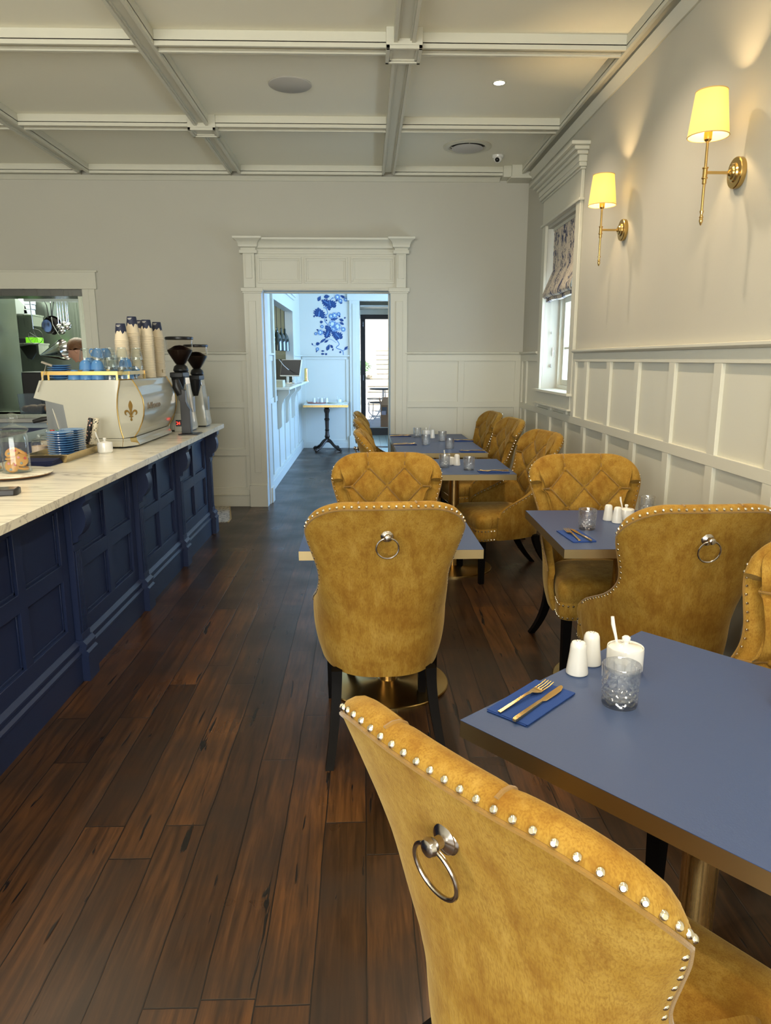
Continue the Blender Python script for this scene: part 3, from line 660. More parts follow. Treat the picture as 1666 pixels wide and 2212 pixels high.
# ring pull: rosette, ball and ring
zr = 0.885; yr = lerp_tab(T_Y, zr); SL = math.atan2(lerp_tab(T_Y, 0.93)-lerp_tab(T_Y, 0.84), 0.09)
b = MB()
b.lathe([(0.023, 0), (0.023, 0.002), (0.020, 0.005), (0.0205, 0.007), (0.014, 0.011), (0.009, 0.013), (0.008, 0.022), (0.0115, 0.026), (0.0135, 0.031), (0.0115, 0.037), (0.006, 0.0405)], 24)
Mx = Matrix.Translation((0, yr+0.001, zr)) @ Matrix.Rotation(R(90), 4, 'X'); b.xf(Mx); o = b.build('ring_mount', NICKEL); MOUNT_ME = o.data; bpy.data.objects.remove(o)
b = MB(); rr_ = 0.040; b.tube([(rr_*math.sin(2*PI*i/40), 0, rr_*math.cos(2*PI*i/40)) for i in range(40)], 0.0034, 10, closed=True)
b.xf(Matrix.Translation((0, yr-0.027, zr-0.004)) @ Matrix.Rotation(-SL+R(-7), 4, 'X') @ Matrix.Translation((0, 0, -rr_+0.003))); o = b.build('ring', NICKEL); RING_ME = o.data; bpy.data.objects.remove(o)
def link(name, me, parent, M=None):
    o = bpy.data.objects.new(name, me); COL.objects.link(o); o.parent = parent
    if M is not None: o.matrix_local = M
    return o
def zalign(p, n): 
    return Matrix.Translation(p) @ n.to_track_quat('Z', 'Y').to_matrix().to_4x4()
def chair(label, x, y, rz, studs='single', ring_=True, group=None):
    t = thing('dining_chair', label, 'chair', (x, y, 0), rz, group)
    s = link('seat', SEAT_ME, t); k = link('backrest', BACK_ME, t); link('welt', WELT_ME, k)
    for p, n in BTN_P: link('button', BTN_ME, k, zalign(p, n))
    for sx in (-1, 1):
        link('leg', FLEG_ME, t, Matrix.Translation((sx*0.205, 0.215, 0)))
        link('leg', RLEG_ME, t, Matrix.Translation((sx*0.185, 0, 0)) @ (Matrix.Scale(-1, 4, (1, 0, 0)) if sx < 0 else Matrix.Identity(4)))
    if studs == 'single':
        for p, n in RIM_STUDS[:100]: link('rim_stud', STUD_ME, k, zalign(p, n))
        for p, n in SEAT_STUDS[:100]: link('rail_stud', STUD_ME, s, zalign(p, n))
    else:
        for nm, par, lst in (('rim_studs', k, RIM_STUDS), ('rail_studs', s, SEAT_STUDS)):
            if nm+'_me' not in bpy.data.meshes:
                b = MB()
                for p, n in lst:
                    i0 = len(b.v); b.sphere((0, 0, 0), 0.0058, 8, 4, (1, 1, 0.8)); b.xf(zalign(p, n), i0)
                o = b.build(nm+'_me', STUD); bpy.data.objects.remove(o)
            q = link('nailhead_trim', bpy.data.meshes[nm+'_me'], par); q['kind'] = 'stuff'
    if ring_:
        m = link('ring_mount', MOUNT_ME, t); link('ring', RING_ME, m)
    return t
def place(cx, cy, a):                                       # (cx, cy) = middle of the top rim, a = turn of the chair
    f = Vector((-math.sin(a), math.cos(a), 0)); return cx+f.x*0.372, cy+f.y*0.372, a
NCH = [
 ('mustard chair seen from behind at an angle, beside the big blue table in front', 0.075, 0.808, R(-53), 'single'),
 ('mustard chair with ring pull, back square to us, at the aisle table', 0.075, 2.44, R(3), 'single'),
 ('mustard chair with ring pull, back to us, at the grey table by the wall', 1.192, 2.36, R(2), 'single'),
 ('mustard chair with diamond tufting facing us across the aisle table', 0.108, 3.87, R(181), 'single'),
 ('mustard chair with diamond tufting facing us behind the grey table by the wall', 1.140, 3.78, R(181), 'single'),
 ('mustard chair cut off at the picture edge, facing the big blue table', 1.385, 1.835, R(123), 'single'),
 ('mustard chair in side view at the small blue table, its whole seat showing', 1.305, 5.00, R(103), 'many'),
 ('mustard chair by the window wall, just behind the side-view chair', 1.31, 6.12, R(98), 'many'),
 ('mustard chair by the window wall at the doorway end of the long table', 1.27, 6.88, R(97), 'many'),
 ('mustard chair on the aisle side of the small blue table, first of three', -0.085, 5.06, R(-90), 'many'),
 ('mustard chair on the aisle side of the long table, middle of three in a row', -0.105, 6.06, R(-90), 'many'),
 ('mustard chair on the aisle side of the long table, last of three by the doorway', -0.12, 6.86, R(-90), 'many'),
]
for lb, x, y, a, s in NCH:
    X, Y, A = place(x, y, a); chair(lb, X, Y, A, s)

# ================================================================== TABLES
def table(label, cx, cy, rz, wx=0.745, wy=0.76, base_=True, ped=1, group='blue topped dining tables'):
    t = thing('dining_table', label, 'table', (cx, cy, 0), rz)
    b = MB(); b.box(-wx/2, wx/2, -wy/2, wy/2, 0.7485, 0.75); b.box(-wx/2+0.001, wx/2-0.001, -wy/2+0.001, wy/2-0.001, 0.712, 0.7485); b.build('tabletop', TOPM, t, smooth=False)
    b = MB()
    for q in ((-wx/2, wx/2, -wy/2, -wy/2+0.0008), (-wx/2, wx/2, wy/2-0.0008, wy/2), (-wx/2, -wx/2+0.0008, -wy/2, wy/2), (wx/2-0.0008, wx/2, -wy/2, wy/2)): b.box(*q, 0.711, 0.7488)
    b.build('brass_edge', BRASSE, t, smooth=False)
    b = MB(); b.box(-0.16, 0.16, -0.16, 0.16, 0.706, 0.712); b.lathe([(0.0385, 0.02), (0.0385, 0.708)], 32); b.build('column', BRASS, t)
    b = MB(); b.lathe([(0.285, 0), (0.285, 0.009), (0.281, 0.012), (0.06, 0.016), (0.05, 0.022), (0.04, 0.023)], 64); b.build('round_base', BRASSB, t)
    return t
U1 = Vector((0.76, 0.65, 0)).normalized(); A1 = R(-49.5)
T1C = Vector((0.197, 1.393, 0))+U1*0.38+Vector((U1.y, -U1.x, 0))*0.372
table('big blue topped brass-edged table in front, carrying two white shakers and a sugar bowl', T1C.x, T1C.y, math.atan2(U1.y, U1.x)-PI/2)
table('brass-edged table in the aisle half hidden by the chair with the ring pull', 0.097, 3.16, R(0.5))
table('grey-blue table beside the panelled wall with gold fork and knife on a napkin', 1.175, 3.15, R(-0.7))
table('small blue table with brass edge standing just in front of the long joined table', 0.632, 5.075, 0.0)
table('blue table joined end to end, the half towards us', 0.622, 6.195, R(0.8), wy=0.752)
table('blue table joined end to end, the half towards the doorway', 0.612, 6.95, R(0.8), wy=0.752)

# ================================================================== TABLEWARE
def glass_proto():
    t = thing('cut_glass_tumbler', '', 'glass')
    n = 96; ls = []
    H = 0.092
    def rad(z, a):
        r0 = 0.0375+0.0035*(z/H)
        if 0.006 < z < 0.062:
            env = min(1, (z-0.006)/0.006, (0.062-z)/0.014)
            k = 5; u = a/(2*PI)*k*2; vv = z/0.019
            d1 = abs(((u+vv) % 1)-0.5)*2; d2 = abs(((u-vv) % 1)-0.5)*2
            r0 -= 0.0027*env*max(max(0, 1-d1*2.2), max(0, 1-d2*2.2))
        if 0.04 < z < 0.078:
            u = (a/(2*PI)*10) % 1; wdt = 0.10*(0.078-z)/0.038+0.015; d = abs(u-0.5)
            if d < wdt: r0 -= 0.0022*(1-d/wdt)
        return r0
    zs = [0, 0.002, 0.005]+[0.006+0.0024*i for i in range(31)]+[0.084, 0.0895]
    b = MB(); n = 128
    ls = [[(0.034*math.cos(2*PI*i/n), 0.034*math.sin(2*PI*i/n), 0.0) for i in range(n)]]
    for z in zs: ls.append([((rad(z, 2*PI*i/n)-(0.0015 if z < 0.003 else 0))*math.cos(2*PI*i/n), (rad(z, 2*PI*i/n)-(0.0015 if z < 0.003 else 0))*math.sin(2*PI*i/n), z) for i in range(n)])
    for r, z in ((0.0400, H), (0.0388, H), (0.0375, 0.088), (0.0365, 0.06), (0.0345, 0.02), (0.031, 0.0155), (0.02, 0.014), (0.004, 0.0138)): ls.append([(r*math.cos(2*PI*i/n), r*math.sin(2*PI*i/n), z) for i in range(n)])
    b.loops(ls); o = b.build('cut_glass_tumbler', CUTG, ang=25); bpy.data.objects.remove(t); return o
GL = []
gproto = glass_proto()
def glass(label, p, group=None, s=1.0):
    o = gproto if not GL else gproto.copy()
    if GL: COL.objects.link(o)
    GL.append(o); o.location = (p[0], p[1], p[2]); o.rotation_euler = (0, 0, random.random()*6); o.scale = (s, s, s); tag(o, label, 'glass', group); return o
def napkin_mesh(w_, d_, m, lay=3):
    b = MB()
    for k in range(lay):
        j = 0.002*math.sin(k*2.1); n = 10; top = []; z = 0.0008+k*0.0016
        b.loops([[(x*(w_/2+j), y*(d_/2-j), zz) for x, y in ((-1, -1), (-0.5, -1.0), (0, -0.99), (0.5, -1), (1, -1), (1, 0), (1, 1), (0, 1.0), (-1, 1), (-1, 0))] for zz in (z-0.0007, z+0.0007)])
    return b
def fork_mesh():
    b = MB(); L = 0.19
    pts = [(-L/2, 0.0045, 0.002), (-0.05, 0.0042, 0.005), (0.0, 0.0036, 0.009), (0.022, 0.0045, 0.009), (0.034, 0.010, 0.006), (0.045, 0.0125, 0.004), (0.056, 0.0125, 0.005)]
    b.loops([[(x, s*hw, z+dz) for s, dz in ((-1, -0.0012), (1, -0.0012), (1, 0.0012), (-1, 0.0012))] for x, hw, z in pts])
    for k in range(4):
        y = -0.0105+0.007*k; b.loops([[(x, y+s*hw, z+dz) for s, dz in ((-1, -0.0009), (1, -0.0009), (1, 0.0009), (-1, 0.0009))] for x, hw, z in ((0.053, 0.0018, 0.005), (0.08, 0.0017, 0.007), (0.098, 0.0010, 0.011))])
    return b
def knife_mesh():
    b = MB(); b.loops([[(x, s*hw, 0.004+dz*t_) for s, dz in ((-1, -1), (1, -1), (1, 1), (-1, 1))] for x, hw, t_ in ((-0.11, 0.004, 0.003), (-0.10, 0.005, 0.004), (0.0, 0.0042, 0.003), (0.008, 0.004, 0.0016))])
    prof = [(0.008, -0.004), (0.014, -0.0085), (0.05, -0.0105), (0.08, -0.010), (0.10, -0.004), (0.106, 0.003), (0.10, 0.0055), (0.05, 0.0065), (0.008, 0.005)]
    b.prism(prof, 0.003, 0.005); return b
_nm = napkin_mesh(0.205, 0.10, NAPK).build('paper_napkin', NAPK, smooth=False); _fk = fork_mesh().build('fork', GOLD, bevel=0.0006); _kn = knife_mesh().build('table_knife', GOLD, bevel=0.0006)
used = {'n': 0, 'f': 0, 'k': 0}
def put(o, key, label, cat, p, rz, group=None):
    q = o if used[key] == 0 else o.copy()
    if used[key]: COL.objects.link(q)
    used[key] += 1; q.location = p; q.rotation_euler = (0, 0, rz); tag(q, label, cat, group); return q
def setting(where, p, rz, flip=0, off=0.0):
    c = Vector(p); f = Vector((math.cos(rz), math.sin(rz), 0)); s_ = Vector((-f.y, f.x, 0))
    put(_nm, 'n', 'folded blue napkin '+where, 'napkin', c, rz)
    put(_fk, 'f', 'gold fork on the napkin '+where, 'fork', c+s_*0.016+f*(-0.004)+Vector((0, 0, 0.0058)), rz-R(3))
    put(_kn, 'k', 'gold table knife on the napkin '+where, 'knife', c-s_*0.020+f*0.0+Vector((0, 0, 0.0050)), rz+R(2))
# the front table
a_ = math.atan2(1.590-1.405, 0.452-0.282)
setting('on the big blue table in front', ((0.255+0.323+0.484+0.407)/4, (1.433+1.345+1.497+1.591)/4, 0.75), a_-R(2))
glass('cut-glass tumbler standing on the big blue table in front', (0.560, 1.456, 0.75), s=1.03)
def shaker(label, p, s=1.0, lean=0):
    if 'shaker' not in KIDS:
        b = MB(); b.lathe([(0.0, 0.0), (0.024, 0.0), (0.0265, 0.002), (0.0268, 0.006), (0.0235, 0.03), (0.0205, 0.055), (0.0195, 0.068), (0.0185, 0.075), (0.0155, 0.0805), (0.009, 0.0835), (0.0, 0.0842)], 32, cap0=False, cap1=False); o = b.build('shaker', CHINA); KIDS['shaker'] = o
        h = MB()
        for i in range(5): h.cyl((0.006*math.cos(i*1.256), 0.006*math.sin(i*1.256), 0.0825), (0.006*math.cos(i*1.256), 0.006*math.sin(i*1.256), 0.0846), 0.0009, n=6)
        h.build('pour_holes', BLACKP, o)
    else:
        o = copy_tree(KIDS['shaker'])
    o.location = p; o.scale = (s,)*3; tag(o, label, 'shaker'); return o
shaker('white china shaker closest to the napkin on the big blue table', (0.512, 1.617, 0.75))
shaker('white china shaker close behind its twin, beside the sugar bowl on the big blue table', (0.562, 1.672, 0.75))
def sugar_bowl(label, p, s=1.0, rz=0.0):
    t = thing('sugar_bowl', label, 'sugar bowl', p, rz); t.scale = (s,)*3
    b = MB(); b.lathe([(0.0, 0.0), (0.034, 0.0), (0.036, 0.002), (0.041, 0.008), (0.0415, 0.056), (0.0405, 0.060), (0.0385, 0.0595), (0.0385, 0.01), (0.0, 0.008)], 40, cap0=False, cap1=False); b.build('bowl', CHINA, t)
    b = MB(); b.lathe([(0.0, 0.054), (0.0375, 0.054), (0.0378, 0.057), (0.03, 0.061), (0.012, 0.065), (0.006, 0.067), (0.006, 0.072), (0.0095, 0.076), (0.0095, 0.082), (0.006, 0.085), (0.0, 0.0855)], 32, cap0=False, cap1=False); b.build('lid', CHINA, t)
    b = MB(); b.tube([(-0.010, 0.026, 0.052), (-0.014, 0.031, 0.075), (-0.019, 0.038, 0.10), (-0.021, 0.040, 0.118)], [0.003, 0.0035, 0.0048, 0.004], 10); b.build('spoon', CHINA, t)
    return t
sugar_bowl('white sugar bowl with lid and spoon on the big blue table behind the tumbler', (0.632, 1.628, 0.75), 1.06)
glass('cut-glass tumbler at the very corner of the big blue table near the wall chair', (0.93, 1.42, 0.75))
# grey table by the wall
setting('on the grey table beside the panelled wall', (0.905, 2.985, 0.75), R(95))
glass('cut-glass tumbler on the grey table beside the panelled wall, by the napkin', (0.995, 3.125, 0.75))
shaker('white shaker standing a little behind on the grey wall-side table', (1.150, 3.30, 0.75), 0.92)
shaker('white shaker half hidden by the ring pull chair on the grey wall-side table', (1.175, 3.245, 0.75), 0.92)
sugar_bowl('white sugar bowl mostly hidden on the grey wall-side table, its spoon showing', (1.235, 3.30, 0.75), 0.9)
glass('cut-glass tumbler at the far end of the grey wall-side table, only its rim showing', (1.38, 3.42, 0.75))
# aisle table
glass('cut-glass tumbler on the aisle table, rim just above the ring pull chair', (0.30, 3.23, 0.75))
# small blue table
setting('on the small blue table', (0.865, 4.80, 0.75), R(181))
glass('cut-glass tumbler on the small blue table beside the napkin', (0.712, 4.90, 0.75))
glass('cut-glass tumbler on the small blue table in front of the sugar bowl', (0.555, 5.02, 0.75))
sugar_bowl('white sugar bowl between the tumbler and the shaker on the small blue table', (0.60, 5.14, 0.75), 0.95, R(90))
shaker('white shaker on the small blue table beside the sugar bowl', (0.655, 5.12, 0.75), 0.98)
# long table
glass('cut-glass tumbler on the long blue table, furthest towards the doorway', (0.505, 7.05, 0.75))
glass('cut-glass tumbler on the joined table, left front by the dark napkin', (0.536, 6.40, 0.75))
glass('cut-glass tumbler on the long blue table, alone at the middle seam', (0.716, 6.70, 0.75))
glass('cut-glass tumbler on the joined table, just above the small table behind the sugar bowl', (0.715, 6.10, 0.75))
sugar_bowl('white sugar bowl with spoon on the long blue table by the doorway', (0.60, 7.12, 0.75), 1.0, R(200))
shaker('white shaker standing behind the tumbler on the long blue table', (0.645, 6.95, 0.75), 1.0)
setting('on the long table, aisle side by the doorway', (0.345, 7.13, 0.75), R(2))
setting('on the long table, aisle side towards us', (0.350, 6.41, 0.75), R(1))
setting('on the long table, window side by the doorway', (0.90, 6.69, 0.75), R(181))
setting('on the long table, window side towards us', (0.88, 5.90, 0.75), R(181))
# ================================================================== NAVY COUNTER
CT = 0.942; XC = -1.26                                     # top of the worktop, its front edge
t = thing('service_counter', 'long navy panelled service counter with corbels and fluted pilasters', 'counter', (0, 0, 0))
XF = -1.375                                                # face of the panels
b = MB(); b.box(-1.95, XF-0.02, 0.2, 6.38, 0.0, CT-0.037); b.build('carcass', NAVY, t)
PIL = [1.26, 2.27, 3.27, 4.24, 5.20, 6.22]
def bay(y0, y1):
    b = MB(); x0, x1 = XF-0.02, XF; ym = (y0+y1)/2; sw = 0.065
    b.box(x0, x1, y0, y1, 0.835, CT-0.037); b.box(x0, x1, y0, y1, 0.20, 0.275); b.box(x0, x1-0.0006, y0, y1, 0.515, 0.59)
    for c in (y0+sw/2, ym, y1-sw/2): b.box(x0, x1-0.0003, c-sw/2, c+sw/2, 0.2, 0.86)
    for (a, c) in ((y0+sw, ym-sw/2), (ym+sw/2, y1-sw)):
        for (z0, z1) in ((0.275, 0.515), (0.59, 0.835)):
            m_ = 0.012; xx = x0+0.006
            for q in ((a, c, z0, z0+m_), (a, c, z1-m_, z1), (a, a+m_, z0, z1), (c-m_, c, z0, z1)): b.box(x0, xx, q[0], q[1], q[2], q[3])
    b.build('panelled_bay', NAVY, t, 0.0015)
for a, c in zip(PIL[:-1], PIL[1:]): bay(a+0.055, c-0.055)
def skirt(y0, y1, d):
    b = MB(); X = XF
    b.prism([(X-0.02, 0), (X+0.022+d, 0), (X+0.022+d, 0.125), (X+0.026+d, 0.13), (X+0.026+d, 0.142), (X+0.014+d, 0.152), (X+0.014+d, 0.166), (X+0.018+d, 0.172), (X+0.018+d, 0.182), (X+0.002+d, 0.20), (X-0.02, 0.205)], y0, y1, 'y'); return b
for a, c in zip(PIL[:-1], PIL[1:]): skirt(a+0.05, c-0.05, 0.0).build('plinth', NAVY, t, ang=20)
for y in PIL:
    b = MB(); w_ = 0.048
    b.box(XF-0.02, XF+0.026, y-w_, y+w_, 0.2, CT-0.037)
    # fluted face: ribs
    for k in range(4): b.box(XF+0.026, XF+0.031, y-0.032+k*0.0165, y-0.032+k*0.0165+0.0105, 0.235, 0.63)
    b.box(XF+0.026, XF+0.031, y-w_, y+w_, 0.635, 0.665); b.box(XF+0.026, XF+0.031, y-w_, y+w_, 0.2, 0.232)
    p = b.build('pilaster', NAVY, t, 0.001)
    skirt(y-0.058, y+0.058, 0.034).build('pilaster_base', NAVY, p, ang=20)
    prof = [(XF+0.02, CT-0.037), (XF+0.098, CT-0.037), (XF+0.098, CT-0.075), (XF+0.088, CT-0.082), (XF+0.080, CT-0.10), (XF+0.088, CT-0.125), (XF+0.092, CT-0.155), (XF+0.086, CT-0.19), (XF+0.07, CT-0.22), (XF+0.052, CT-0.238), (XF+0.05, CT-0.262), (XF+0.02, CT-0.27)]
    b = MB(); b.prism(prof, y-0.04, y+0.04, 'y'); b.build('corbel', NAVY, p, ang=30)
b = MB(); b.box(-1.95, XF, 6.36, 6.38, 0, CT-0.037); b.build('end_panel', NAVY, t)
b = MB(); b.box(-2.02, XC, 0.2, 6.42, CT-0.037, CT); o = b.build('marble_worktop', MARBLE, None, 0.002); tag(o, 'long white worktop with grey marble veins along the navy counter', 'worktop')
# back bench against the kitchen wall (behind the machine)
b = MB(); b.box(-4.6, -2.75, 6.75, 7.34, 0.0, 0.88); o = b.build('back_bench', NAVY, None, 0.003); tag(o, 'dark navy back bench under the kitchen pass, behind the coffee machine', 'bench')

# ================================================================== COFFEE MACHINE
CM = thing('espresso_machine', 'large white espresso machine with gold trim and fleur-de-lis corner', 'espresso machine', (0, 0, 0))
BK = [(1.373, -1.500, -1.548), (1.33, -1.475, -1.556), (1.29, -1.455, -1.566), (1.25, -1.440, -1.572), (1.20, -1.436, -1.576), (1.15, -1.440, -1.574), (1.10, -1.455, -1.570), (1.05, -1.478, -1.562), (1.006, -1.510, -1.550)]
FRONT = [(1.006, -1.885), (1.063, -1.895), (1.218, -1.912), (1.262, -2.093), (1.371, -2.047)]
Y0, Y1 = 4.62, 5.62
def section(Y, k):
    pts = [(x0 if k == 0 else x1, Y, z) for z, x1, x0 in BK]; return pts+[(x, Y, z) for z, x in FRONT]
b = MB(); b.loops([section(Y0, 0), section(Y0+0.095, 1), section(Y1-0.095, 1), section(Y1, 0)]); b.build('body', WHITEG, CM, ang=18, bevel=0.002)
b = MB()
for s_ in (0, 1):
    for e in (0, 1):
        ys = (Y0-0.001, Y0+0.096) if e == 0 else (Y1+0.001, Y1-0.096)
        pts = [((x0 if s_ == 0 else x1)+(0.001), ys[s_], z) for z, x1, x0 in BK]; b.tube(pts, 0.0042, 8)
for ya, yb in ((Y0, Y0+0.095), (Y1, Y1-0.095)):
    b.tube([(-1.548, ya, 1.375), (-1.500, yb, 1.375)], 0.004, 8)
b.build('gold_edging', GOLDP, CM)
b = MB()
def bl(o_, z): return [(-1.88, Y0+0.0-o_, z), (-1.545-o_*0, Y0-o_, z), (-1.50+o_, Y0+0.095-o_*0.5, z), (-1.50+o_, Y1-0.095, z), (-1.545, Y1+o_, z), (-1.88, Y1+o_, z)]
b.loops([bl(0.0, 1.004), bl(0.002, 0.985), bl(0.012, 0.972), bl(0.018, 0.958), bl(0.018, 0.954)][::-1]); b.build('base_tray', WHITEG, CM, ang=15)
b = MB(); b.loops([[(-1.553, Y0-0.002-e, z), (-1.497+e*1.0, Y0+0.094, z), (-1.505, Y0+0.11, z), (-1.56, Y0+0.01, z)] for z, e in ((0.954, 0.018), (0.958, 0.019), (0.972, 0.013), (0.985, 0.004), (1.004, 0.002))]); b.build('gold_corner_plate', GOLDP, CM)
b = MB()
for x, y in ((-1.56, 4.70), (-1.56, 5.52), (-1.83, 4.70), (-1.83, 5.52)): b.box(x-0.035, x+0.045, y-0.04, y+0.04, CT, 0.956)
b.build('feet', BLACKP, CM, 0.003)
b = MB(); b.box(-1.95, -1.60, Y0+0.02, Y1-0.02, 0.956, 1.02); b.build('drip_tray', STEELD, CM)
b = MB(); b.box(-2.03, -1.905, Y0+0.02, Y1-0.02, 1.06, 1.25)
b.build('front_panel', STEELD, CM)
for k in range(3):
    y = Y0+0.18+0.3*k
    b = MB(); b.cyl((-1.99, y, 1.225), (-1.99, y, 1.15), 0.036, n=20); b.cyl((-1.99, y, 1.15), (-1.99, y, 1.115), 0.032, n=20); g_ = b.build('group_head', CHROME, CM)
    b = MB(); b.tube([(-2.02, y, 1.125), (-2.08, y, 1.122), (-2.13, y, 1.115), (-2.19, y, 1.10)], [0.008, 0.013, 0.016, 0.012], 12); b.build('portafilter_handle', BLACKP, g_)
for y in (Y0+0.03, Y1-0.05):
    b = MB(); b.tube([(-1.975, y, 1.24), (-1.99, y-0.005, 1.2), (-1.965, y-0.012, 1.1), (-1.945, y-0.015, 1.02)], 0.005, 8); b.build('steam_wand', CHROME, CM)
# rail around the cup tray
b = MB(); za, zb = 1.404, 1.427
ptsr = [(-2.03, Y0+0.012), (-1.56, Y0+0.012), (-1.512, Y0+0.10), (-1.512, Y1-0.10), (-1.56, Y1-0.012), (-2.03, Y1-0.012)]
for i in range(len(ptsr)):
    a, c = ptsr[i], ptsr[(i+1) % len(ptsr)]
    if i == 2: segs_ = [(0, 0.40), (0.95, 1.0)]
    else: segs_ = [(0, 1)]
    for s0, s1 in segs_:
        A = (a[0]+(c[0]-a[0])*s0, a[1]+(c[1]-a[1])*s0); B_ = (a[0]+(c[0]-a[0])*s1, a[1]+(c[1]-a[1])*s1)
        d = Vector((B_[0]-A[0], B_[1]-A[1], 0)).normalized(); n_ = Vector((-d.y, d.x, 0))*0.002
        b.loops([[(P[0]+n_.x*q, P[1]+n_.y*q, z) for q, z in ((-1, za), (1, za), (1, zb), (-1, zb))] for P in (A, B_)])
for x, y in ((-2.028, Y0+0.012), (-1.99, Y0+0.012), (-1.565, Y0+0.014), (-1.518, Y0+0.095), (-1.512, Y0+0.41), (-1.512, Y1-0.11), (-1.56, Y1-0.014), (-2.03, Y1-0.02)): b.box(x-0.006, x+0.006, y-0.0025, y+0.0025, 1.372, zb)
b.build('cup_rail', GOLDP, CM)
# fleur-de-lis on the corner facet and the script badge on the back
def half(pts): return pts+[(-x, z) for x, z in reversed(pts)]
fa = Vector((-1.574, Y0, 0)); fb = Vector((-1.438, Y0+0.095, 0)); fd = (fb-fa).normalized(); fn = Vector((fd.y, -fd.x, 0)); fc = (fa+fb)/2
def onfacet(poly, b, th=0.0022):
    n = len(poly); vs = [fc+fd*x+fn*0.0008+Vector((0, 0, z)) for x, z in poly]+[fc+fd*x+fn*th+Vector((0, 0, z)) for x, z in poly]
    b.add(vs, [tuple(range(n)), tuple(range(n, 2*n))]+[(i, (i+1) % n, n+(i+1) % n, n+i) for i in range(n)])
b = MB(); S = 0.001
onfacet(half([(0, 74*S), (8*S, 62*S), (13*S, 46*S), (13*S, 34*S), (8*S, 16*S), (5*S, 0), (3.5*S, -22*S), (2*S, -27*S)]), b)
lobe = [(2, -24), (6, -6), (13, 8), (23, 15), (33, 14), (40, 6), (41, -5), (36, -16), (28, -20), (26, -17), (31, -12), (32, -4), (27, 2), (19, 0), (12, -9), (6, -24)]
onfacet([(x*S, z*S) for x, z in lobe], b, 0.0026); onfacet([(-x*S, z*S) for x, z in lobe], b, 0.0026)
onfacet([(x*S, z*S) for x, z in ((-14, -28), (-12, -25), (12, -25), (14, -28), (12, -32), (-12, -32))], b, 0.003)
onfacet(half([(0, -30*S), (4*S, -34*S), (3*S, -40*S), (7*S, -46*S), (6*S, -53*S), (0, -58*S)]), b, 0.0026)
b.xf(Matrix.Translation((0.0, 0, 1.17))); o = b.build('fleur_de_lis', GOLDP, CM, smooth=False)
def text_mesh(s, size, m, name, M, parent=None, ext=0.001, shear=0.0, align='LEFT', label=None):
    c = bpy.data.curves.new(name, 'FONT'); c.body = s; c.size = size; c.extrude = ext; c.shear = shear; c.align_x = align; c.space_character = 0.92
    o = bpy.data.objects.new(name+'_src', c); COL.objects.link(o)
    dg = bpy.context.evaluated_depsgraph_get(); me = bpy.data.meshes.new_from_object(o.evaluated_get(dg)); bpy.data.objects.remove(o)
    me.name = name; me.materials.clear(); me.materials.append(m); q = bpy.data.objects.new(name, me); COL.objects.link(q); q.parent = parent; q.matrix_local = M; return q
Mb = Matrix.Translation((-1.4335, 4.79, 1.180)) @ Matrix.Rotation(R(90), 4, 'Z') @ Matrix.Rotation(R(90), 4, 'X')
text_mesh('La Marzocco', 0.062, mat('badge_bronze', (0.36, 0.24, 0.12), 0.35, 0.8), 'script_badge', Mb, CM, 0.0015, 0.35)
# ---- hanging thermometer-like milk probe on the rail
b = MB(); b.tube([(-1.985, Y0-0.012, 1.475), (-2.01, Y0-0.014, 1.405), (-2.055, Y0-0.012, 1.30)], 0.0026, 8); b.tube([(-2.012, Y0-0.02, 1.485), (-1.955, Y0-0.004, 1.462)], 0.0075, 10)
o = b.build('milk_thermometer', CHROME); tag(o, 'thin steel milk thermometer clipped on the gold rail of the machine', 'thermometer')

# ================================================================== CROCKERY ON THE MACHINE
def cup_proto():
    t = thing('coffee_cup', '', 'cup'); b = MB(); b.lathe([(0.0, 0.060), (0.019, 0.060), (0.021, 0.057), (0.032, 0.048), (0.038, 0.030), (0.041, 0.0), (0.0385, 0.0), (0.0355, 0.028), (0.030, 0.046), (0.0, 0.054)], 28, cap0=False, cap1=False); b.build('cup_body', BLUEC, t)
    b = MB(); b.tube([(0.038+0.0, 0, 0.044), (0.052, 0, 0.046), (0.060, 0, 0.036), (0.058, 0, 0.022), (0.050, 0, 0.014), (0.039, 0, 0.014)], 0.0042, 8); b.build('handle', BLUEC, t); return t
cupp = [cup_proto()]; cn = [0]
def cup(label, p, rz, tilt=None):
    c = cupp[0] if cn[0] == 0 else copy_tree(cupp[0]); cn[0] += 1; c.location = p; c.rotation_euler = tilt if tilt else (0, 0, rz); tag(c, label, 'cup', 'sky blue cups on the coffee machine'); return c
TZ = 1.3745
def wg_proto():
    b = MB(); n = 20; ls = []
    def lp(r, z, f=0.0): return [(r*(1-f*(i % 2))*math.cos(2*PI*i/n), r*(1-f*(i % 2))*math.sin(2*PI*i/n), z) for i in range(n)]
    b.loops([lp(0.037, 0), lp(0.0365, 0.02, .01), lp(0.031, 0.062, .07), lp(0.026, 0.074, .04), lp(0.022, 0.075), lp(0.022, 0.070), lp(0.028, 0.058), lp(0.0345, 0.015), lp(0.0355, 0.0)], cap0=False, cap1=False)
    # close top disc
    b.loops([lp(0.024, 0.0752), lp(0.024, 0.0712)]); return b.build('latte_glass', GLASS, ang=20)
wgp = wg_proto(); wn = [0]
def wglass(label, p):
    c = wgp if wn[0] == 0 else wgp.copy()
    if wn[0]: COL.objects.link(c)
    wn[0] += 1; c.location = p; tag(c, label, 'glass', 'upturned latte glasses on the coffee machine'); return c
def colx(px, Y): return PY(px, 800, Y).x
PX1 = [(160, 'c'), (186, 'c'), (211, 'c'), (238, 'g'), (265, 'g'), (291, 'c'), (309, 'g')]
place_ = ['at the far left beside the saucers', 'in the second place from the saucers', 'in the third place from the saucers', 'in the fourth place', 'above the fleur-de-lis corner', 'just right of the gold post', 'at the right end of the row']
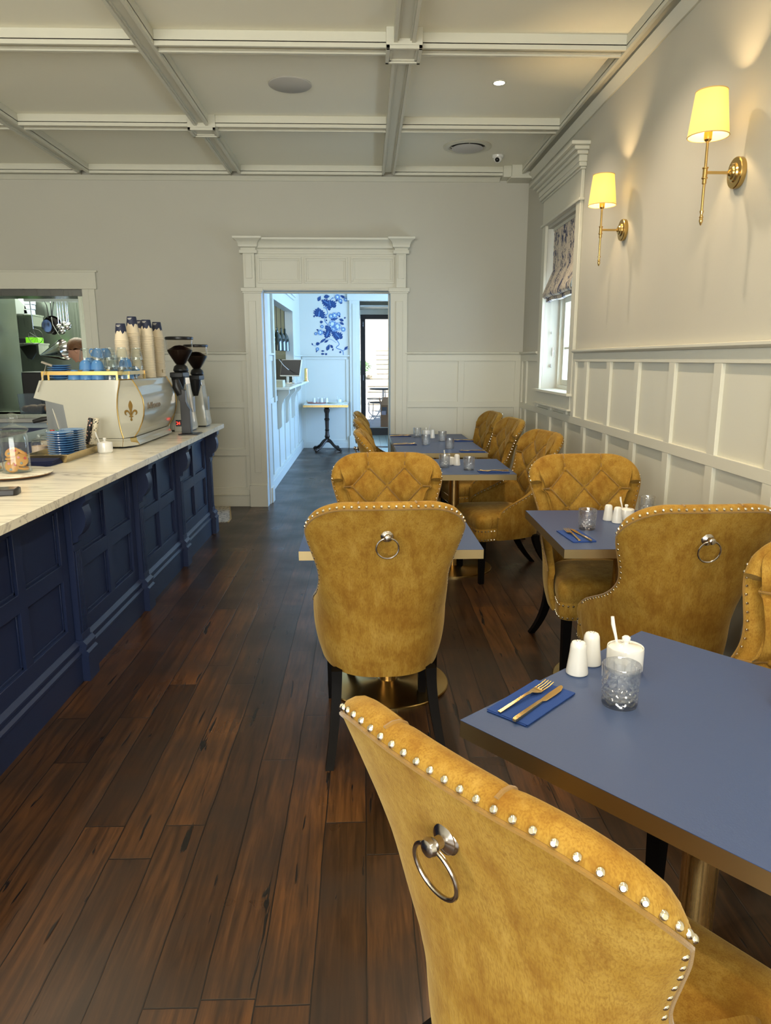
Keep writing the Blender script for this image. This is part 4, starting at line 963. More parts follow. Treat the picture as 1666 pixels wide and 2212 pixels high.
for i, (px, k) in enumerate(PX1):
    Y = 4.695 if i < 5 else 4.86
    if i < 5: X = colx(px, Y)
    else: Y = 4.86+(i-5)*0.09; X = min(-1.57, colx(px, Y))
    if k == 'c':
        cup('upturned blue cup, bottom layer on the machine, '+place_[i], (X, Y, TZ), R(-10) if i < 2 else R(200))
    else: wglass('upturned glass, bottom layer on the machine, '+place_[i], (X, Y, TZ))
mid = [(186, 'c', 0), (211, 'c', 0), (238, 'g', 0), (265, 'g', 0), (297, 'g', 1)]
for i, (px, k, r_) in enumerate(mid):
    Y = 4.72+0.10*r_; X = colx(px, Y); h = TZ+(0.061 if k == 'c' or i < 2 else 0.0625)
    if k == 'c': cup('upturned blue cup, second layer on the machine, '+place_[i+1], (X, Y, h), R(30+150*i))
    else: wglass('upturned glass, second layer on the machine, '+place_[i+1], (X, Y, h))
top = [(187, 'g', 1.497), (214, 'g', 1.497), (240, 'g', 1.500), (266, 'g', 1.500), (297, 'g', 1.500)]
for i, (px, k, z) in enumerate(top):
    Y = 4.735+(0.09 if i == 4 else 0); wglass('upturned glass, top layer on the machine, '+place_[i+1], (colx(px, Y), Y, z-0.002))
# rows behind
for j, Y in enumerate((4.84, 4.95, 5.07)):
    for i, px in enumerate((195, 221, 247, 272)):
        X = colx(px, Y)
        if X > -1.58: continue
        rown = ['second', 'third', 'fourth'][j]; cn_ = ['first', 'second', 'third', 'fourth'][i]
        if (i+j) % 2: cup('upturned blue cup, %s row back on the machine, %s along' % (rown, cn_), (X, Y, TZ), R(60*i))
        else: wglass('upturned glass, %s row back on the machine, %s along' % (rown, cn_), (X, Y, TZ))
        if j < 2: 
            (cup('upturned blue cup stacked second high, %s row back, %s along' % (rown, cn_), (X, Y, TZ+(0.061 if (i+j) % 2 else 0.0765)), R(60*i+90)) if i in (0, 3) else wglass('upturned glass stacked second high, %s row back, %s along' % (rown, cn_), (X, Y, TZ+(0.061 if (i+j) % 2 else 0.0765))))
cup('blue cup perched on top of the pile, handle pointing to the kitchen', (colx(212, 4.86), 4.86, 1.512), R(170), (R(8), R(-12), R(170)))
cup('blue cup on top of the pile behind the glasses', (colx(230, 4.97), 4.97, 1.512), R(90))
cup('blue cup leaning on its side at the right end of the pile', (-1.60, 5.10, TZ+0.04), 0, (R(82), R(8), R(15)))
cup('blue cup nested on its side into another at the right end of the pile', (-1.60, 5.15, TZ+0.04), 0, (R(80), R(8), R(10)))
def saucer_proto():
    b = MB(); b.lathe([(0.0, 0.0), (0.032, 0.0), (0.034, 0.002), (0.060, 0.0085), (0.073, 0.0125), (0.0745, 0.0145), (0.073, 0.016), (0.058, 0.0125), (0.03, 0.006), (0.0, 0.005)], 40, cap0=False, cap1=False); return b.build('saucer', BLUEC)
sp_ = saucer_proto(); sn = [0]
def saucer(label, p, s=1.0, grp='sky blue saucers'):
    c = sp_ if sn[0] == 0 else sp_.copy()
    if sn[0]: COL.objects.link(c)
    sn[0] += 1; c.location = p; c.scale = (s, s, s*1.0); tag(c, label, 'saucer', grp)
for k in range(7): saucer('blue saucer on the coffee machine, %s from the top of the pile' % ORD[7-k], (colx(129, 4.73), 4.73, TZ+0.0125*k), 0.98)
# ---- paper cups nested upside down
PAPER = mat('ivory_paper', (0.78, 0.68, 0.50), 0.7); PNAVY = mat('navy_print', (0.018, 0.025, 0.06), 0.55)
def pcup_proto():
    b = MB(); n = 24; H = 0.112
    def lp(r, z): return [(r*math.cos(2*PI*i/n), r*math.sin(2*PI*i/n), z) for i in range(n)]
    def R_(z): return 0.0445-0.0145*z/H
    zig = [H-0.055+0.010*math.sin(i*2.4)+0.008*math.sin(i*1.1+1) for i in range(n)]
    b.loops([lp(0.0465, 0.0), lp(0.047, 0.002), lp(0.0465, 0.004), lp(R_(0.005), 0.005), [(R_(zig[i])*math.cos(2*PI*i/n), R_(zig[i])*math.sin(2*PI*i/n), zig[i]) for i in range(n)]], cap0=False, cap1=False)
    b.cur = 1; b.loops([[(R_(zig[i])*math.cos(2*PI*i/n), R_(zig[i])*math.sin(2*PI*i/n), zig[i]) for i in range(n)], lp(R_(H), H), lp(R_(H)-0.002, H), lp(R_(H)-0.003, H-0.006), lp(0.002, H-0.006)], cap0=False, cap1=True)
    b.cur = 0
    for a0, z, w_ in ((0, H-0.010, 9), (2, H-0.017, 6)):
        pass
    o = b.build('paper_cup', [PAPER, PNAVY], ang=40); return o
pc = pcup_proto(); pn = [0]
WHT = mat('white_print', (0.75, 0.72, 0.65), 0.6)
STK = [(260, 699, 4.98, 9), (284, 684, 5.12, 11), (303, 692, 5.36, 10), (321, 691, 5.26, 26), (342, 696, 5.52, 26)]
SNAME = ['shortest stack beside the glasses', 'tallest stack, second along', 'middle stack at the back', 'stack fourth along', 'stack closest to the grinders']
for si, (px, py, Y, n) in enumerate(STK):
    P = PY(px, py, Y); zt = P.z-0.112; x = min(P.x, -1.545); n = 25 if si != 1 else 26
    dz = (zt-TZ)/(n-1)
    for k in range(n):
        c = pc if pn[0] == 0 else pc.copy()
        if pn[0]: COL.objects.link(c)
        pn[0] += 1; c.location = (x, Y, TZ+dz*k+0.0004); c.rotation_euler = (0, 0, si*1.3); 
        tag(c, 'ivory paper cup, %s from the top of the %s' % (ORD[n-k], SNAME[si]), 'paper cup', 'nested paper cups on the coffee machine')
    for dzz, w_ in ((0.012, 0.030), (0.019, 0.020)):
        b = MB(); rr = 0.0303+0.0145*dzz/0.112+0.0007; z = zt+0.112-dzz; m_ = 7; an0 = -PI/2-0.2
        b.loops([[(x+(rr+q)*math.cos(an0+w_/rr*(j/m_-0.5)), Y+(rr+q)*math.sin(an0+w_/rr*(j/m_-0.5)), zz) for q, zz in ((0, z-0.0016), (0.0003, z-0.0016), (0.0003, z+0.0016), (0, z+0.0016))] for j in range(m_+1)])
        o = b.build('printed_line', WHT); o.parent = c; o.matrix_parent_inverse = Matrix.LocRotScale(c.location, c.rotation_euler, None).inverted()

# ================================================================== GRINDERS, PRESS
BEAN = mat('roasted_beans', (0.035, 0.014, 0.008), 0.45, bump=1.0, bscale=160)
HOP = mat('hopper_plastic', (0.93, 0.90, 0.86), 0.03, trans=1.0, ior=1.1)
def grinder(label, x, y, s=1.0):
    t = thing('coffee_grinder', label, 'coffee grinder', (x, y, CT)); t.scale = (s,)*3
    b = MB(); b.loops([[(sx*w_, sy*d_+o_, z) for sx, sy in ((-1, -1), (0, -1.12), (1, -1), (1.08, 0), (1, 1), (-1, 1), (-1.08, 0))] for z, w_, d_, o_ in ((0.012, 0.085, 0.105, 0), (0.03, 0.088, 0.108, 0), (0.2, 0.068, 0.088, 0), (0.37, 0.052, 0.07, 0))]); b.build('white_body', WHITEG, t, ang=35, bevel=0.004)
    b = MB(); b.box(-0.075, 0.075, -0.095, 0.095, 0.0, 0.014); b.build('base', BLACKP, t, 0.003)
    b = MB(); b.loops([[(sx*w_, sy*d_, z) for sx, sy in ((-1, -1), (1, -1), (1, 1), (-1, 1))] for z, w_, d_ in ((0.36, 0.053, 0.071), (0.42, 0.047, 0.064))]); b.build('chrome_collar', CHROME, t, 0.003)
    b = MB(); b.box(-0.05, 0.05, -0.15, 0.06, 0.42, 0.46); b.lathe([(0.052, 0.46), (0.06, 0.475), (0.05, 0.505), (0.03, 0.52)], 24); b.build('grind_head', BLACKP, t, 0.006)
    b = MB(); b.loops([[(0.055*math.cos(a), -0.10+0.05*math.sin(a), 0.43) for a in [2*PI*i/16 for i in range(16)]], [(0.045*math.cos(a), -0.095+0.04*math.sin(a), 0.36) for a in [2*PI*i/16 for i in range(16)]], [(0.02*math.cos(a), -0.09+0.02*math.sin(a), 0.28) for a in [2*PI*i/16 for i in range(16)]]]); b.build('chute', BLACKP, t)
    b = MB(); b.lathe([(0.028, 0.505), (0.045, 0.53), (0.098, 0.62), (0.104, 0.71), (0.102, 0.71), (0.096, 0.621), (0.043, 0.532), (0.026, 0.507)], 32, cap0=False, cap1=False); b.build('hopper', HOP, t)
    b = MB(); b.lathe([(0.02, 0.508), (0.041, 0.532), (0.0925, 0.617), (0.094, 0.63), (0.04, 0.662), (0.003, 0.668)], 32); b.build('coffee_beans', BEAN, t)
    b = MB(); b.lathe([(0.104, 0.708), (0.108, 0.712), (0.108, 0.726), (0.10, 0.731), (0.003, 0.733)], 32); b.build('hopper_lid', BLACKP, t)
    b = MB(); b.box(0.0895, 0.0915, -0.03, 0.03, 0.15, 0.27); b.build('side_badge', mat('badge_dark', (0.2, 0.22, 0.24), 0.3, 0.6), t)
    return t
gp = PY(385, 725, 5.78); grinder('white coffee grinder with a bean-filled hopper, closest to the machine', gp.x, 5.80, 1.0)
gp = PY(420, 745, 6.16); grinder('white coffee grinder behind the other one, at the far end of the counter', gp.x, 6.20, 0.93)
t = thing('tamping_press', 'black upright tamping press on a flat base beside the machine', 'press', (PZ(405, 938, CT).x, PZ(405, 938, CT).y, CT))
b = MB(); b.box(-0.05, 0.095, -0.075, 0.09, 0.0, 0.008); b.build('base_plate', BLACKP, t, 0.002)
b = MB(); b.prism([(-0.035, 0.008), (0.035, 0.008), (0.035, 0.19), (0.018, 0.215), (0.006, 0.25), (0.006, 0.33), (-0.03, 0.345), (-0.045, 0.32), (-0.045, 0.26), (-0.035, 0.25)], -0.028, 0.03, 'y'); b.build('column', mat('press_black', (0.02, 0.02, 0.022), 0.3), t, 0.003)
b = MB(); b.tube([(-0.03, 0.0, 0.30), (-0.055, -0.01, 0.36), (-0.06, -0.01, 0.41)], [0.03, 0.036, 0.024], 16); b.build('press_head', BLACKP, t)
pp = PZ(396, 925, CT)
t = thing('shot_timer', 'small white box with red digits next to the machine', 'timer', (PY(395, 900, 5.70).x-0.02, 5.70, CT))
b = MB(); b.box(-0.045, 0.035, -0.03, 0.05, 0.0, 0.145); b.build('case', WHITEG, t, 0.008)
b = MB(); b.box(-0.030, 0.014, -0.0325, -0.030, 0.045, 0.095); b.build('display', BLACKP, t)
text_mesh('24', 0.034, mat('red_digits', (0.4, 0.01, 0.01), 0.5, emis=(1, 0.04, 0.02), estr=3.0), 'digits', Matrix.Translation((-0.027, -0.0327, 0.058)) @ Matrix.Rotation(R(90), 4, 'X'), t, 0.0004)

# ================================================================== THINGS ON THE WORKTOP IN FRONT
def cookie_jar(label, p, h=1.0, r=1.0):
    t = thing('cookie_jar', label, 'jar', p)
    b = MB(); R0 = 0.062*r; H = 0.20*h
    b.lathe([(0.0, 0.0), (R0*0.98, 0.0), (R0*1.08, 0.004), (R0*1.06, 0.009), (R0, 0.014), (R0*0.985, H*0.85), (R0*0.90, H*0.92), (R0*0.98, H*0.965), (R0*1.02, H), (R0*0.97, H), (R0*0.86, H*0.93), (R0*0.93, H*0.85), (R0*0.94, 0.016), (R0*0.9, 0.010), (0.0, 0.010)], 48, cap0=False, cap1=False); b.build('jar_body', GLASS, t)
    b = MB(); b.lathe([(0.0, H+0.001), (R0*1.06, H+0.001), (R0*1.08, H+0.008), (R0*0.9, H+0.018), (R0*0.4, H+0.026), (R0*0.22, H+0.032), (R0*0.25, H+0.04), (R0*0.40, H+0.054), (R0*0.42, H+0.066), (R0*0.3, H+0.082), (0.0, H+0.088)], 40, cap0=False, cap1=False); b.build('lid', GLASS, t)
    return t
JP = PZ(38, 1020, CT+0.022); JP = Vector((JP.x, JP.y, CT+0.022))
BP = PZ(28, 1030, CT+0.02); BW = mat('acacia_wood', (0.22, 0.11, 0.045), 0.5, var=0.3, vscale=20)
b = MB(); b.lathe([(0.13, 0.0), (0.185, 0.010), (0.192, 0.016), (0.0, 0.016)], 64, cap1=False); b.cur = 1; b.lathe([(0.192, 0.016), (0.193, 0.020), (0.19, 0.0215), (0.0, 0.0215)], 64, cap0=False, cap1=False)
o = b.build('serving_board', [BW, MARBLE]); o.location = (JP.x-0.045, JP.y+0.02, CT); tag(o, 'round white-topped wooden serving board under the cookie jar', 'board')
cookie_jar('tall glass cookie jar with a ball lid, standing on the round board', JP)
cookie_jar('glass cookie jar cut off by the picture edge, holding yellow cookies', (JP.x-0.148, JP.y+0.03, CT+0.022), 0.92)
COOK = mat('cookie_dough', (0.52, 0.26, 0.07), 0.85, bump=0.6, bscale=120, var=0.15); SM = [mat('candy_red', (0.45, 0.05, 0.05), 0.4), mat('candy_pink', (0.55, 0.22, 0.25), 0.4), mat('candy_grey', (0.22, 0.25, 0.25), 0.4)]
cook = None
def cookie(label, p, rot, k):
    global cook
    if cook is None:
        t = thing('cookie', '', 'cookie'); b = MB(); b.lathe([(0.0, -0.007), (0.026, -0.006), (0.033, 0.0), (0.030, 0.005), (0.018, 0.009), (0.0, 0.0105)], 24, cap0=False, cap1=False); b.build('biscuit', COOK, t)
        for q, (a, r_) in enumerate(((0.3, 0.017), (2.4, 0.016), (4.5, 0.018))):
            b = MB(); b.sphere((r_*math.cos(a), r_*math.sin(a), 0.0085), 0.0068, 12, 8, (1, 1, 0.5)); b.build('candy', SM[q], t)
        cook = t; c = t
    else: c = copy_tree(cook)
    c.location = p; c.rotation_euler = rot; tag(c, label, 'cookie', 'cookies in the glass jars'); return c
cl = [((-0.012, -0.022, 0.034), (R(78), 0, R(10)), 'leaning at the bottom front'), ((0.022, 0.006, 0.022), (R(12), R(6), 1), 'flat at the bottom right'), ((-0.01, 0.025, 0.03), (R(-30), 0, 2), 'low at the back'),
      ((-0.014, -0.008, 0.072), (R(10), R(-8), 0), 'flat in the middle'), ((0.030, -0.014, 0.062), (R(70), R(0), R(40)), 'leaning on the right side'), ((-0.012, -0.010, 0.098), (R(38), R(5), R(-10)), 'on top facing us'), ((0.02, 0.016, 0.094), (R(-25), R(30), 0), 'on top at the back')]
for d, r_, s_ in cl: cookie('candy-dotted cookie %s of the tall jar' % s_, JP+Vector(d), r_, 0)
for d, r_, s_ in cl[:4]: cookie('yellow cookie %s of the cut-off jar' % s_, JP+Vector((-0.148, 0.03, 0))+Vector(d), r_, 0)
def small_jar(label, px, py):
    P = PZ(px, py, CT); t = thing('sugar_jar', label, 'jar', (P.x, P.y, CT)); 
    b = MB(); b.lathe([(0.0, 0.0), (0.046, 0.0), (0.048, 0.004), (0.048, 0.078), (0.040, 0.086), (0.042, 0.092), (0.040, 0.092), (0.038, 0.086), (0.045, 0.077), (0.045, 0.006), (0.0, 0.004)], 36, cap0=False, cap1=False); b.build('jar_body', GLASS, t)
    b = MB(); b.lathe([(0.0, 0.0055), (0.0435, 0.0055), (0.0435, 0.06), (0.0, 0.064)], 30, cap0=False, cap1=False); b.build('sugar', mat('pale_sugar', (0.62, 0.46, 0.36), 0.9, bump=0.5, bscale=500), t)
    b = MB(); b.lathe([(0.0, 0.093), (0.044, 0.093), (0.042, 0.099), (0.014, 0.107), (0.010, 0.11), (0.017, 0.118), (0.016, 0.126), (0.0, 0.131)], 30, cap0=False, cap1=False); b.build('lid', GLASS, t)
small_jar('small glass sugar jar with a knob lid, just behind the cookie jar', 88, 985)
small_jar('small glass sugar jar with a knob lid, tucked behind the saucers', 106, 972)
# gold tray, saucers in two piles, patterned holders
TP = Vector((-1.725, 4.24, CT))
t = thing('gold_tray', 'shallow hammered gold tray under the blue saucers', 'tray', (TP.x-0.035, TP.y-0.03, CT), R(0))
b = MB(); w2, d2 = 0.12, 0.25
b.loops([[(x*(w2/1)*f, y*d2*f2, z) for x, y in ((-1, -1), (1, -1), (1, 1), (-1, 1))] for z, f, f2 in ((0.0, 0.86, 0.95), (0.045, 1.0, 1.0), (0.045, 0.975, 0.99), (0.004, 0.83, 0.935))]); b.build('tray_body', mat('hammered_gold', (0.60, 0.47, 0.24), 0.3, 1.0, bump=0.6, bscale=60), t, 0.002)
S1 = Vector((-1.735, 4.115, CT))
for k in range(11): saucer('blue saucer in the front pile on the gold tray, %s from the top' % ORD[11-k], (S1.x, S1.y, CT+0.012+0.0130*k), 0.98, 'blue saucers in the front pile')
for k in range(11): saucer('blue saucer in the rear pile on the gold tray, %s from the top' % ORD[11-k], (S1.x-0.008, S1.y+0.19, CT+0.012+0.0128*k), 0.98, 'blue saucers in the rear pile')
NP = PZ(112, 1000, CT)
b0 = None
for k in range(4):
    b = MB(); b.loops([[(x*0.085, y*0.085, z) for x, y in ((-1, -1), (0.6, -1), (1, -0.7), (1, 1), (-1, 1))] for z in (0.0, 0.007)]); o = b.build('paper_napkin', NAPD, None, 0.002); o.location = (NP.x-0.03, NP.y-0.07, CT+0.0075*k); o.rotation_euler = (0, 0, R(3*k-4)); tag(o, 'folded navy napkin, %s from the top of the pile by the gold tray' % ORD[4-k], 'napkin', 'navy napkins on the worktop')
FB = NG('black_floral_print'); tcx = FB.n('TexCoord'); vx = FB.n('TexVoronoi', {'Vector': tcx.outputs['Object'], 'Scale': 70.0}); FB.link(FB.ramp(vx.outputs['Distance'], (0.25, (0.75, 0.3, 0.2)), (0.33, (0.6, 0.57, 0.5)), (0.42, (0.01, 0.01, 0.012))), 'Base Color')
FW = NG('white_floral_print'); tcx = FW.n('TexCoord'); vx = FW.n('TexVoronoi', {'Vector': tcx.outputs['Object'], 'Scale': 85.0}); FW.link(FW.ramp(vx.outputs['Distance'], (0.28, (0.03, 0.03, 0.03)), (0.36, (0.66, 0.6, 0.45))), 'Base Color')
for lb, px, py, m_, lean, h in (('tall black floral patterned tube leaning in the gold tray', 195, 965, FB.m, 10, 0.20), ('tall cream floral patterned tube leaning in the gold tray', 203, 965, FW.m, 14, 0.20), ('silver patterned tube leaning behind the saucers', 172, 955, mat('silver_tube', (0.5, 0.46, 0.38), 0.25, 0.9, bump=0.8, bscale=90), 18, 0.19)):
    P = PZ(px, py+6, CT+0.01); b = MB(); b.lathe([(0.0, 0.0), (0.014, 0.0), (0.015, 0.002), (0.015, h-0.002), (0.0135, h), (0.0, h)], 20, cap0=False, cap1=False); o = b.build('sugar_tube', m_); o.location = (P.x-0.02, P.y, CT+0.008); o.rotation_euler = (R(-4), R(lean), 0); tag(o, lb, 'tube')
P = PZ(228, 978, CT); sugar_bowl('white china sugar bowl with spoon on the marble, at the machine corner', (P.x, P.y, CT), 1.08, R(70))
P = PZ(5, 1065, CT)
t = thing('card_terminal', 'black card payment terminal at the near edge of the worktop', 'card terminal', (P.x, P.y-0.04, CT), R(12))
b = MB(); b.loops([[(x, y, z) for x, y in ((-0.10, -0.045), (0.075, -0.045), (0.085, -0.03), (0.085, 0.03), (0.075, 0.045), (-0.10, 0.045))] for z in (0.0, 0.026)]); b.build('terminal_body', BLACKP, t, 0.004)
b = MB(); b.box(0.0, 0.075, -0.034, 0.034, 0.0262, 0.0275); b.build('screen', mat('grey_screen', (0.10, 0.09, 0.08), 0.15), t)
# little red and yellow bird figure, and the green bag behind
P = PZ(112, 955, CT)
t = thing('bird_ornament', 'tiny red and yellow ornament poking up behind the small jars', 'ornament', (P.x-0.05, P.y+0.12, CT))
b = MB(); b.cyl((0, 0, 0), (0, 0, 0.05), 0.004, n=8); b.build('stem', BLACKP, t)
b = MB(); b.loops([[(cx+r_*math.cos(a), r_*0.8*math.sin(a), z) for a in [2*PI*i/14 for i in range(14)]] for z, cx, r_ in ((0.05, 0.012, 0.003), (0.062, 0.012, 0.016), (0.08, 0.004, 0.017), (0.10, -0.008, 0.011), (0.11, -0.012, 0.006))]); b.build('body', mat('ornament_red', (0.6, 0.05, 0.02), 0.35), t)
b = MB(); b.sphere((-0.014, 0, 0.116), 0.009, 12, 8, (1, 1, 1.3)); b.build('head', mat('ornament_yellow', (0.8, 0.45, 0.03), 0.35), t)
P = PY(139, 905, 5.6)
b = MB(); rnd = random.Random(3)
ls = []
for z, r_ in ((0.0, 0.07), (0.06, 0.085), (0.13, 0.06), (0.18, 0.035), (0.215, 0.02), (0.24, 0.004)): ls.append([(r_*(1+0.3*rnd.random())*math.cos(2*PI*i/18), r_*(1+0.3*rnd.random())*math.sin(2*PI*i/18), z) for i in range(18)])
b.loops(ls); o = b.build('lettuce_head', mat('leaf_green', (0.25, 0.50, 0.16), 0.5, bump=0.8, bscale=40, var=0.3, vscale=20)); o.location = (-2.28, 5.6, 0.92); tag(o, 'crumpled pale green bundle showing under the nose of the machine', 'greens')
b = MB(); b.box(-2.75, -2.10, 5.2, 6.3, 0.0, 0.92); o = b.build('side_bench', NAVY, None, 0.004); tag(o, 'dark bench behind the coffee machine carrying the green bundle', 'bench')
# ================================================================== CEILING FITTINGS
P = PZ(627, 182, ZC); b = MB(); b.lathe([(0.142, 0.0), (0.142, -0.006), (0.136, -0.010), (0.0, -0.010)], 48, cap0=False, cap1=False); o = b.build('ceiling_speaker', mat('speaker_grille', (0.50, 0.49, 0.46), 0.8, bump=0.6, bscale=900)); o.location = (P.x, P.y, ZC); tag(o, 'round flush white ceiling speaker grille', 'speaker')
P = PZ(1010, 316, ZC); t = thing('air_diffuser', 'round ceiling air diffuser with a dark gap near the dome camera', 'air vent', (P.x, P.y, ZC))
b = MB(); b.lathe([(0.205, 0.0), (0.205, -0.008), (0.19, -0.014), (0.160, -0.016), (0.150, -0.004), (0.150, 0.0)], 48, cap0=False, cap1=False); b.build('outer_ring', TRIM, t)
b = MB(); b.lathe([(0.150, -0.0015), (0.0, -0.0015)], 40, cap0=False); b.build('dark_gap', BLACKP, t)
b = MB(); b.lathe([(0.0, -0.024), (0.125, -0.024), (0.135, -0.020), (0.13, -0.014), (0.0, -0.010)], 40, cap0=False, cap1=False); b.build('centre_disc', mat('diffuser_disc', (0.52, 0.51, 0.5), 0.6), t)
for i in range(4):
    b = MB(); a = i*PI/2; b.cyl((0.12*math.cos(a), 0.12*math.sin(a), -0.012), (0.15*math.cos(a), 0.15*math.sin(a), -0.004), 0.004, n=6); b.build('spoke', TRIM, t)
P = PZ(1076, 336, ZC); t = thing('dome_camera', 'small white dome security camera with black eye under the ceiling', 'camera', (P.x, P.y, ZC))
b = MB(); b.lathe([(0.052, 0.0), (0.052, -0.012), (0.046, -0.022), (0.0, -0.022)], 32, cap0=False, cap1=False); b.build('mount', CHINA, t)
b = MB(); b.sphere((0, 0, -0.024), 0.038, 24, 14); b.build('ball', CHINA, t)
b = MB(); b.sphere((-0.008, -0.020, -0.038), 0.022, 18, 10); b.build('lens', mat('lens_black', (0.01, 0.01, 0.01), 0.05), t)
BULB = mat('warm_led', (1, 1, 1), 0.5, emis=(1.0, 0.86, 0.62), estr=60.0)
for i, (x, y) in enumerate(DOWN):
    t = thing('downlight', 'glowing round recessed downlight in the ceiling coffer' if i == 0 else 'recessed downlight further back in the ceiling, behind the photographer', 'ceiling light', (x, y, ZC), 0, 'recessed downlights' if i else None)
    b = MB(); b.lathe([(0.034, -0.001), (0.036, -0.006), (0.046, -0.006), (0.048, 0.0), (0.034, 0.0)], 32, cap0=False, cap1=False); b.build('bezel', TRIM, t)
    b = MB(); b.lathe([(0.033, -0.0015), (0.0, -0.0015)], 24, cap0=False); b.build('lamp_face', BULB, t)
    l = lamp('downlight_beam', 'SPOT', (x, y, ZC-0.02), E_DOWN, WARM, (0, 0, 0), spot_size=R(125), spot_blend=0.75, shadow_soft_size=0.035)

# ================================================================== WALL SCONCES
g = NG('lit_silk_shade'); tr = g.n('BsdfTranslucent', {'Color': (1.0, 0.86, 0.42, 1)}); df = g.n('BsdfDiffuse', {'Color': (0.85, 0.74, 0.42, 1)}); em = g.n('Emission', {'Color': (1.0, 0.80, 0.22, 1), 'Strength': 0.22})
m1 = g.n('MixShader', {0: 0.4, 1: tr.outputs[0], 2: df.outputs[0]}); ad = g.n('AddShader', {0: m1.outputs[0], 1: em.outputs[0]}); g.t.links.new(ad.outputs[0], g.t.nodes['Material Output'].inputs[0]); SHADEM = g.m
def sconce(label, y):
    t = thing('wall_sconce', label, 'wall lamp', (XW, y, 2.272))
    b = MB(); b.lathe([(0.0, 0.0), (0.062, 0.0), (0.063, 0.003), (0.063, 0.020), (0.060, 0.024), (0.040, 0.026), (0.036, 0.033), (0.028, 0.035), (0.024, 0.041), (0.016, 0.043), (0.009, 0.050), (0.0, 0.050)], 40, cap0=False, cap1=False); b.xf(Matrix.Rotation(R(-90), 4, 'Y')); b.build('wall_plate', SCB, t)
    xr = -0.148
    b = MB(); b.cyl((-0.04, 0, 0), (xr, 0, 0), 0.0062, n=14); b.build('arm', SCB, t)
    b = MB(); b.lathe([(0.0, 0.125), (0.0055, 0.125), (0.0060, 0.02), (0.0125, 0.02), (0.0125, 0.016), (0.0095, 0.014), (0.0095, -0.018), (0.0125, -0.020), (0.0125, -0.024), (0.0085, -0.027), (0.0085, -0.045), (0.0055, -0.047), (0.0055, -0.15), (0.0085, -0.152), (0.0085, -0.157), (0.0055, -0.165), (0.0060, -0.172), (0.0085, -0.176), (0.0085, -0.180), (0.0065, -0.182), (0.0082, -0.188), (0.0080, -0.195), (0.004, -0.207), (0.0, -0.212)], 20, c=(xr, 0, 0), cap0=False, cap1=False); b.build('stem', SCB, t)
    b = MB(); b.lathe([(0.0, 0.12), (0.010, 0.121), (0.0155, 0.128), (0.0165, 0.16), (0.015, 0.162), (0.0, 0.16)], 20, c=(xr, 0, 0), cap0=False, cap1=False); b.build('lamp_socket', SCB, t)
    b = MB(); b.lathe([(0.082, 0.140), (0.0625, 0.312), (0.0615, 0.312), (0.081, 0.140)], 48, c=(xr, 0, 0), cap0=False, cap1=False); s = b.build('lamp_shade', SHADEM, t)
    b = MB()
    for r_, z in ((0.082, 0.140), (0.0625, 0.312)): b = MB(); b.tube([(xr+r_*math.cos(2*PI*i/48), r_*math.sin(2*PI*i/48), z) for i in range(48)], 0.0022, 6, closed=True); b.build('rim_trim', mat('shade_trim', (0.62, 0.42, 0.16), 0.6), s)
    b = MB(); b.sphere((xr, 0, 0.205), 0.018, 16, 10, (1, 1, 1.4)); b.build('bulb', mat('bulb_glow', (1, 1, 1), 0.5, emis=(1.0, 0.85, 0.5), estr=25.0), t)
    l = lamp('sconce_bulb', 'POINT', (XW+xr, y, 2.272+0.225), E_SC, (1.0, 0.70, 0.36), shadow_soft_size=0.02)
sconce('brass wall sconce with glowing cream shade, the larger closer one', 3.225)
sconce('brass wall sconce with glowing cream shade, the smaller one beside the window', 4.60)
sconce('brass wall sconce further back along the same wall, outside the view', 1.85)

# ================================================================== ROMAN BLIND and its cord
g = NG('blind_fabric'); tc = g.n('TexCoord'); sp = g.n('SeparateXYZ', {0: tc.outputs['Object']})
wv = g.n('Math', {0: sp.outputs[1], 1: 13.5}, operation='MULTIPLY'); sn_ = g.n('Math', {0: wv.outputs[0]}, operation='SINE'); ab = g.n('Math', {0: sn_.outputs[0]}, operation='ABSOLUTE')
mp = g.n('Mapping', {'Vector': tc.outputs['Object'], 'Scale': (1, 30, 13)}); n1 = g.n('TexNoise', {'Vector': mp.outputs[0], 'Scale': 1.0, 'Detail': 2.0, 'Distortion': 1.2})
mp2 = g.n('Mapping', {'Vector': tc.outputs['Object'], 'Scale': (1, 60, 26)}); n2 = g.n('TexNoise', {'Vector': mp2.outputs[0], 'Scale': 1.0, 'Detail': 3.0, 'Distortion': 2.0})
s1 = g.n('Math', {0: ab.outputs[0], 1: 0.13}, operation='MULTIPLY'); s2 = g.n('Math', {0: n1.outputs['Fac'], 1: s1.outputs[0]}, operation='ADD'); s3 = g.n('Math', {0: n2.outputs['Fac'], 1: s1.outputs[0]}, operation='ADD')
m1 = g.ramp(s2.outputs[0], (0.665, (0,)*3), (0.68, (1,)*3)); m2 = g.ramp(s3.outputs[0], (0.675, (0,)*3), (0.69, (1,)*3))
mx = g.mix(m1, (0.62, 0.55, 0.46), (0.015, 0.028, 0.11)); mx2 = g.mix(m2, mx, (0.05, 0.065, 0.12)); g.link(mx2, 'Base Color'); g.b.inputs['Roughness'].default_value = 0.9
t = thing('roman_blind', 'cream roman blind with navy leaf print, half lowered over the window', 'blind', (0, 0, 0))
y0, y1 = WY0+0.02, WY1-0.045
prof = [(0.012, 2.585), (0.012, 2.42), (0.012, 2.25), (-0.010, 2.20), (-0.045, 2.12), (-0.066, 2.065), (-0.068, 2.035), (-0.050, 2.018), (-0.020, 2.022), (-0.005, 2.045), (0.0, 2.055), (-0.02, 2.035), (-0.036, 2.012), (-0.034, 1.992), (-0.015, 1.985), (0.004, 2.0), (0.008, 2.04)]
ls = []
